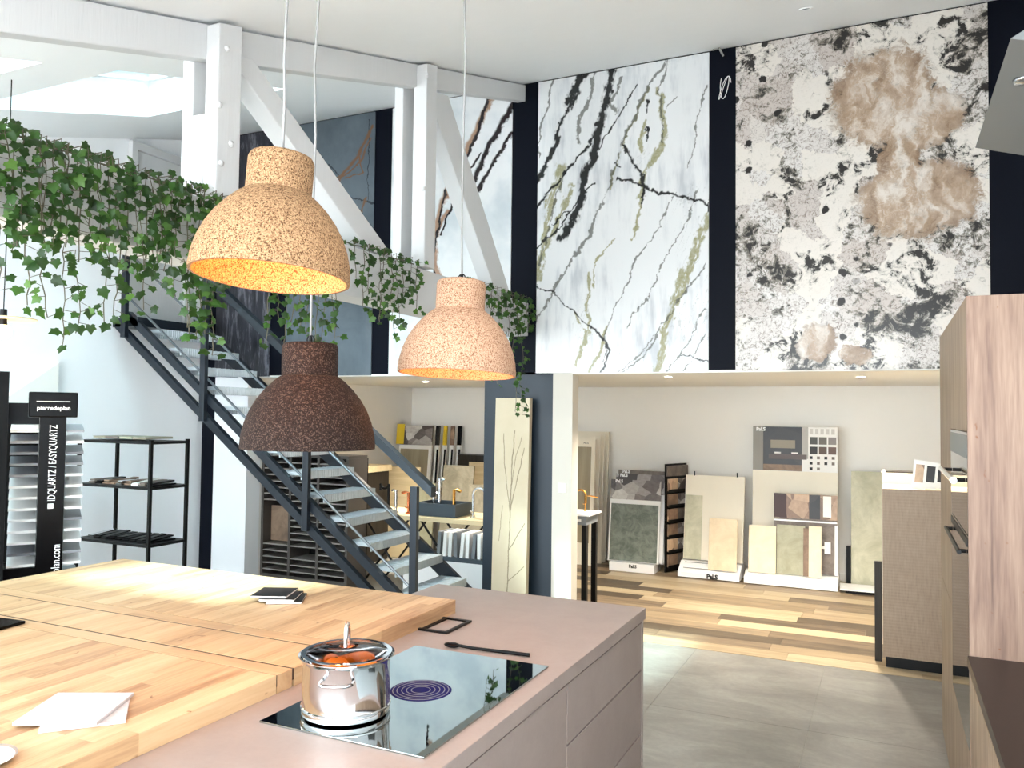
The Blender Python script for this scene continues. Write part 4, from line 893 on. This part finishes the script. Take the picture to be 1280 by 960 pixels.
lean('stone_sample', -5.06, -4.62, 1.15, 8.70, T['t_grey'], 'grey-brown stone panel leaning right of the board rack', 'sample panel', 6, rz=-.05)
lean('stone_sample', -5.34, -5.08, .93, 8.56, T['t_sage'], 'small grey-green panel leaning left of the grey-brown stone panel', 'sample panel', 6)
lean('stone_sample', -4.60, -4.10, .94, 8.55, T['t_grey'], 'low grey panel leaning beside the blue-grey pier', 'sample panel', 6)
lean('wood_panel', -4.90, -4.52, 1.17, 9.12, T['woodlight'], 'light wood panel peeking out behind the grey-brown stone panel', 'sample panel', 4)
bxo = thing('sample_box', 'wide dark box with bark-like front behind the leaning panels', 'box', (-4.7, 9.35, 0)); bx('body', (-5.12, 9.30, .3), (-3.7, 9.56, 1.25), T['rough_dark'], bxo); bx('stand', (-5.10, 9.32, 0), (-3.75, 9.54, .299), T['black'], bxo)
shb = thing('side_shelf', 'low light wooden shelf with dark curtain front against the alcove side wall', 'shelf', (-5.9, 8.0, 0)); bx('top', (-6.02, 7.4, 1.08), (-5.55, 8.4, 1.15), T['woodlight'], shb); bx('front', (-6.02, 7.42, 0), (-5.58, 8.38, 1.079), T['rough_dark'], shb)

# pale engraved plank at the pier
bm = bmesh.new(); box(bm, (0, 0, 0), (.325, .055, 1.93)); tag(obj('stone_plank', bm, T['pale_stone'], loc=(-3.10, 6.25, .003), rot=(-math.radians(1.6), 0, 0)), 'tall pale stone plank engraved with twigs leaning on the blue-grey pier', 'stone plank')
# black wash stand with gold tap
ws = thing('wash_stand', 'black-legged stand with a white top beside the white pier', 'stand', (-2.6, 6.95, 0)); WX0, WX1, WY0, WY1 = -2.92, -2.40, 6.72, 7.06
bx('top', (WX0, WY0, .90), (WX1+.02, WY1, .918), T['plastic_w'], ws, bevel=.002); bx('apron', (WX0+.02, WY0+.02, .82), (WX1-.01, WY1-.02, .899), T['grey_box'], ws)
for x in (WX0+.03, WX1-.055):
    for y in (WY0+.02, WY1-.065): bx('leg', (x, y, 0), (x+.045, y+.045, .819), T['black'], ws)
bx('label_plate', (-2.50, WY0+.0185, .85), (-2.46, WY0+.0198, .87), T['paper'], ws)
tap(-2.56, 6.86, .9185, .20, .10, 'gold', 'arched gold tap on the black-legged stand', r=.009); tap(-2.50, 6.95, .9185, .14, .12, 'gold', 'second gold spout behind the arched gold tap', arch=False, r=.007)
# framed white panels against the back wall
for i in range(4):
    x1 = -3.19+i*.025; y = 9.12+i*.09; t = thing('panel_frame', 'white framed panel, %s of the stack leaning behind the gold tap' % ('nearest', 'second', 'third', 'rearmost')[i], 'framed panel', (x1-.45, y, 0), group='white framed panels', rot=(-math.radians(4), 0, 0))
    h = 1.50+i*.03; mt = T['cream']
    for nme, a, b in (('stile', (-.05, 0, .003), (.0, .03, h)), ('stile', (.40, 0, .003), (.45, .03, h)), ('rail', (.001, 0, .003), (.399, .03, .26)), ('rail', (.001, 0, h-.09), (.399, .03, h))): bx(nme, a, b, mt, t, local=True, bevel=.003)
    bx('infill', (.001, .012, .261), (.399, .02, h-.091), T['woodgrey'] if i == 0 else T['cream'], t, local=True)
    if i == 0: text('lettering', 'Pal.S', .035, T['text_k'], t, (.33, -.0006, h-.045), (PI/2, 0, 0)); 
# tile display with printed boards
da = thing('tile_display', 'display of stacked boards with a green-grey tile in a white frame', 'display stand', (-2.65, 9.1, 0), rot=(0, 0, 0))
bx('foot', (-2.93, 8.98, .002), (-2.40, 9.25, .10), T['plastic_w'], da); ti = -math.radians(7)
for i, (dx, dy, h, m_) in enumerate(((0, 0, 1.02, 'ph_grey'), (.035, .06, 1.085, 'ph_grey'), (.045, .12, 1.125, 'ph_warm'))):
    bm = bmesh.new(); box(bm, (0, 0, 0), (.60, .025, h-.31)); b_ = obj('board', bm, T['plastic_w'], da, loc=(-2.965+dx, 9.03+dy, .105), rot=(ti, 0, 0))
    bm = bmesh.new(); box(bm, (.002, 0, h-.308), (.60, .02, h-.08)); o = obj('printed_header', bm, T['ph_grey'] if i < 2 else T['t_taupe'], da, loc=(-2.965+dx, 9.03+dy, .105), rot=(ti, 0, 0))
    text('lettering', 'Pal.S', .05, T['text_w'], o, (.10, -.001, h-.10), (PI/2, 0, 0), bold=.002)
    if i == 0:
        bm = bmesh.new(); box(bm, (.02, -.012, .01), (.58, -.001, h-.36)); obj('tile', bm, T['t_green'], da, loc=(-2.965, 9.03, .105), rot=(ti, 0, 0))
text('lettering', 'Pal.S', .05, T['text_k'], da, (0, 8.979-9.1, .065), (PI/2, 0, 0), bold=.002)
# magazine rack
mr = thing('magazine_rack', 'narrow black magazine rack seen edge on', 'magazine rack', (-2.20, 9.27, 0), rot=(0, 0, 1.2))
bx('back', (-.20, .03, .01), (.22, .045, 1.24), T['black'], mr, local=True); bx('header', (-.19, .005, 1.10), (.21, .029, 1.22), T['t_taupe'], mr, local=True)
for k in range(6):
    z = .06+k*.172; bx('pocket', (-.19, -.012, z), (.21, -.004, z+.03), T['black'], mr, local=True); bx('brochure', (-.18, .002, z+.012), (.0, .02, z+.15), T['ph_warm'] if k % 2 else T['t_brown'], mr, local=True); bx('brochure', (.01, .002, z+.012), (.20, .02, z+.15), T['ph_grey'] if k % 3 else T['t_taupe'], mr, local=True)
# white sloped tile stand
wt = thing('tile_stand', 'white sloped tile stand with a wide foot', 'display stand', (-1.77, 9.15, 0))
bm = bmesh.new(); prism(bm, [(-2.13, 8.97, .01), (-2.13, 8.97, .06), (-2.13, 9.13, .16), (-2.13, 9.34, .17), (-2.13, 9.34, .01)], (.67, 0, 0)); obj('foot', bm, T['plastic_w'], wt)
bm = bmesh.new(); box(bm, (0, 0, 0), (.66, .03, .95)); obj('panel', bm, T['cream'], wt, loc=(-2.115, 9.17, .175), rot=(-math.radians(8), 0, 0))
bm = bmesh.new(); box(bm, (.005, -.004, 0), (.20, -.001, .72)); obj('pale_tile', bm, T['t_pgreen'], wt, loc=(-2.115, 9.17, .175), rot=(-math.radians(8), 0, 0))
for x in (-2.02, -1.54): bx('peg', (x, 9.28, 1.11), (x+.012, 9.30, 1.16), T['black'], wt)
for y_, z_ in ((9.03, .10), (9.11, .15)): bx('slot', (-2.08, y_-.006, z_+.001), (-1.78, y_+.004, z_+.004), T['black'], wt)
text('lettering', 'Pal.S', .065, T['text_k'], wt, (.02, -.181, .035), (PI/2, 0, 0), bold=.004)
lean('tile_sample', -1.80, -1.495, .56, 9.0, T['t_beige'], 'beige tile standing on the foot of the white sloped tile stand', 'tile sample', 7, .012, z0=.105)
# poster stand
ps = thing('poster_stand', 'tall white poster stand with a bathroom photograph and colour swatches', 'display stand', (-.93, 9.2, 0))
bm = bmesh.new(); prism(bm, [(-1.41, 8.96, .01), (-1.41, 8.96, .08), (-1.41, 9.10, .13), (-1.41, 9.38, .13), (-1.41, 9.38, .01)], (.935, 0, 0)); obj('foot', bm, T['plastic_w'], ps)
PR = (-math.radians(3), 0, 0); PL = (-1.375, 9.30, .14)
def pp(name, x0, x1, z0, z1, mat, t=.002): bm = bmesh.new(); box(bm, (x0, -t, z0), (x1, -.0005, z1)); return obj(name, bm, mat, ps, loc=PL, rot=PR)
bm = bmesh.new(); box(bm, (0, 0, 0), (.885, .02, 1.55)); obj('board', bm, T['cream'], ps, loc=PL, rot=PR)
pp('poster', .0, .885, 1.06, 1.55, T['paper'], .0015)
pp('photo', .0, .11, 1.062, 1.548, flat('poster_grey', sr(140, 136, 128)), .003); pp('photo', .11, .52, 1.062, 1.548, T['ph_dark'], .003); pp('photo', .52, .585, 1.2, 1.548, flat('poster_grey2', sr(180, 176, 170)), .003)
pp('mirror', .19, .45, 1.31, 1.40, flat('poster_mirror', sr(150, 140, 122)), .004); pp('vanity', .17, .57, 1.19, 1.245, flat('poster_vanity', sr(92, 80, 78)), .004); pp('basin', .23, .30, 1.25, 1.268, T['paper'], .004); pp('basin', .41, .48, 1.25, 1.268, T['paper'], .004); pp('rug', .112, .52, 1.064, 1.13, T['t_brown'], .004)
sq = [sr(70, 70, 66), sr(104, 98, 88), sr(140, 132, 128), sr(40, 36, 34), sr(92, 74, 60), sr(104, 80, 70)]
for i in range(6): pp('swatch', .60+(i % 3)*.095, .68+(i % 3)*.095, 1.36-(i//3)*.105, 1.44-(i//3)*.105, flat('swatch_%d' % i, sq[i]), .003)
for i in range(10): pp('swatch', .60+(i % 4)*.075, .63+(i % 4)*.075, 1.20-(i//4)*.06, 1.23-(i//4)*.06, T['t_taupe' if i % 2 else 'black'], .003)
for i in range(5): pp('print_line', .60+i*.055, .635+i*.055, 1.47, 1.53, flat('print_grey', sr(206, 202, 196)), .003)
t_ = text('lettering', 'Pal.S', .055, T['text_w'], ps, (0, 0, 0), (PI/2-math.radians(3), 0, 0), bold=.002); t_.location = (-1.365+.075-ps.location.x, 9.375-9.2-.006+.0, .14+1.515)
lo = thing('sample_board', 'board with a warm interior photograph standing in front of the poster stand', 'display board', (-.8, 9.1, 0)); LL = (-1.125, 9.12, .14); LR = (-math.radians(4), 0, 0)
def lp(name, x0, x1, z0, z1, mat, y0=-.002, y1=-.0005): bm = bmesh.new(); box(bm, (x0, y0, z0), (x1, y1, z1)); return obj(name, bm, mat, lo, loc=LL, rot=LR)
lp('board', 0, .64, 0, .83, T['t_taupe'], 0, .02); lp('photo', 0, .64, .57, .83, T['ph_warm'], -.003); lp('photo', 0, .13, .572, .828, flat('poster_maroon', sr(64, 40, 40)), -.004); lp('photo', .36, .47, .572, .828, T['ph_dark'], -.004); lp('photo', .50, .58, .60, .82, T['paper'], -.005, -.001); lp('white_edge', 0, .64, .535, .552, T['plastic_w'], -.004); lp('side_edge', .615, .645, .0, .52, T['plastic_w'], -.006)
lp('label', .47, .56, .27, .30, T['paper'], -.02, -.004); lp('label', .515, .575, .22, .34, T['paper'], -.018, -.006)
lean('tile_sample', -1.375, -1.09, .50, 9.03, T['t_cream'], 'cream square-edged tile at the left of the poster stand foot', 'tile sample', 5, .012, z0=.118)
lean('tile_sample', -1.085, -.80, .52, 9.05, T['t_sage'], 'sage green tile between the cream tile and the narrow brown tile', 'tile sample', 5, .012, z0=.120)
lean('tile_sample', -.815, -.74, .50, 9.035, T['t_brown'], 'narrow brown tile standing beside the sage tile', 'tile sample', 5, .010, z0=.120)
lean('tile_sample', -.76, -.635, .53, 9.02, T['t_cream'], 'slim cream tile right of the narrow brown tile', 'tile sample', 5, .010, z0=.118)
# pale green panel, black bar, white tray
lean('large_stone_sample', -.36, .10, 1.22, 9.36, T['t_pgreen'], 'large pale green panel leaning on the alcove back wall', 'sample panel', 3, .02)
tag(bx('black_bar', (-.41, 9.38, .002), (-.365, 9.42, .42), T['black']), 'short black bar standing beside the pale green panel', 'bar')
tr2 = thing('white_tray', 'flat white sample tray lying on the planks', 'tray', (-.24, 9.14, 0), .05); bx('base', (-.17, -.16, .001), (.20, .16, .03), T['black'], tr2, local=True); bx('sheet', (-.22, -.18, .031), (.18, .14, .045), T['plastic_w'], tr2, local=True)
# brown veneer cabinet with books and thin dark board
vc = thing('veneer_cabinet', 'low brown textured veneer cabinet at the alcove edge', 'cabinet', (.3, 6.7, 0)); bx('front_panel', (-.038, 6.44, .085), (XR-.005, 6.46, 1.285), T['brown_panel'], vc); bx('body', (-.035, 6.461, .085), (XR-.005, 7.05, 1.275), T['woodlight'], vc); bx('plinth', (-.02, 6.48, .0015), (XR-.005, 7.0, .084), T['black'], vc)
tag(bx('dark_board', (-.095, 6.60, .002), (-.045, 6.64, .73), T['rough_dark']), 'thin dark board standing against the side of the veneer cabinet', 'board')
lk = thing('sample_carton', 'open cream carton behind the veneer cabinet', 'carton', (.1, 7.3, 0)); bx('body', (-.045, 7.1, .002), (.24, 7.5, 1.36), T['cream'], lk); bx('dark_lid', (-.02, 7.12, 1.3605), (.22, 7.3, 1.372), T['rough_dark'], lk)
for i in range(3):
    b = thing('catalogue', 'white catalogue with a dark photo cover, %s of three on the veneer cabinet' % ('left', 'middle', 'right')[i], 'catalogue', (.155+i*.075, 6.60+i*.03, 1.2855), group='catalogues on the veneer cabinet', rot=(-.06, .1, 0))
    bx('pages', (0, 0, 0), (.085, .02, .21-i*.012), T['paper'], b, local=True); bx('cover_photo', (.015, -.002, .05), (.07, -.0005, .18-i*.012), T['ph_warm'] if i == 0 else T['ph_dark'], b, local=True)
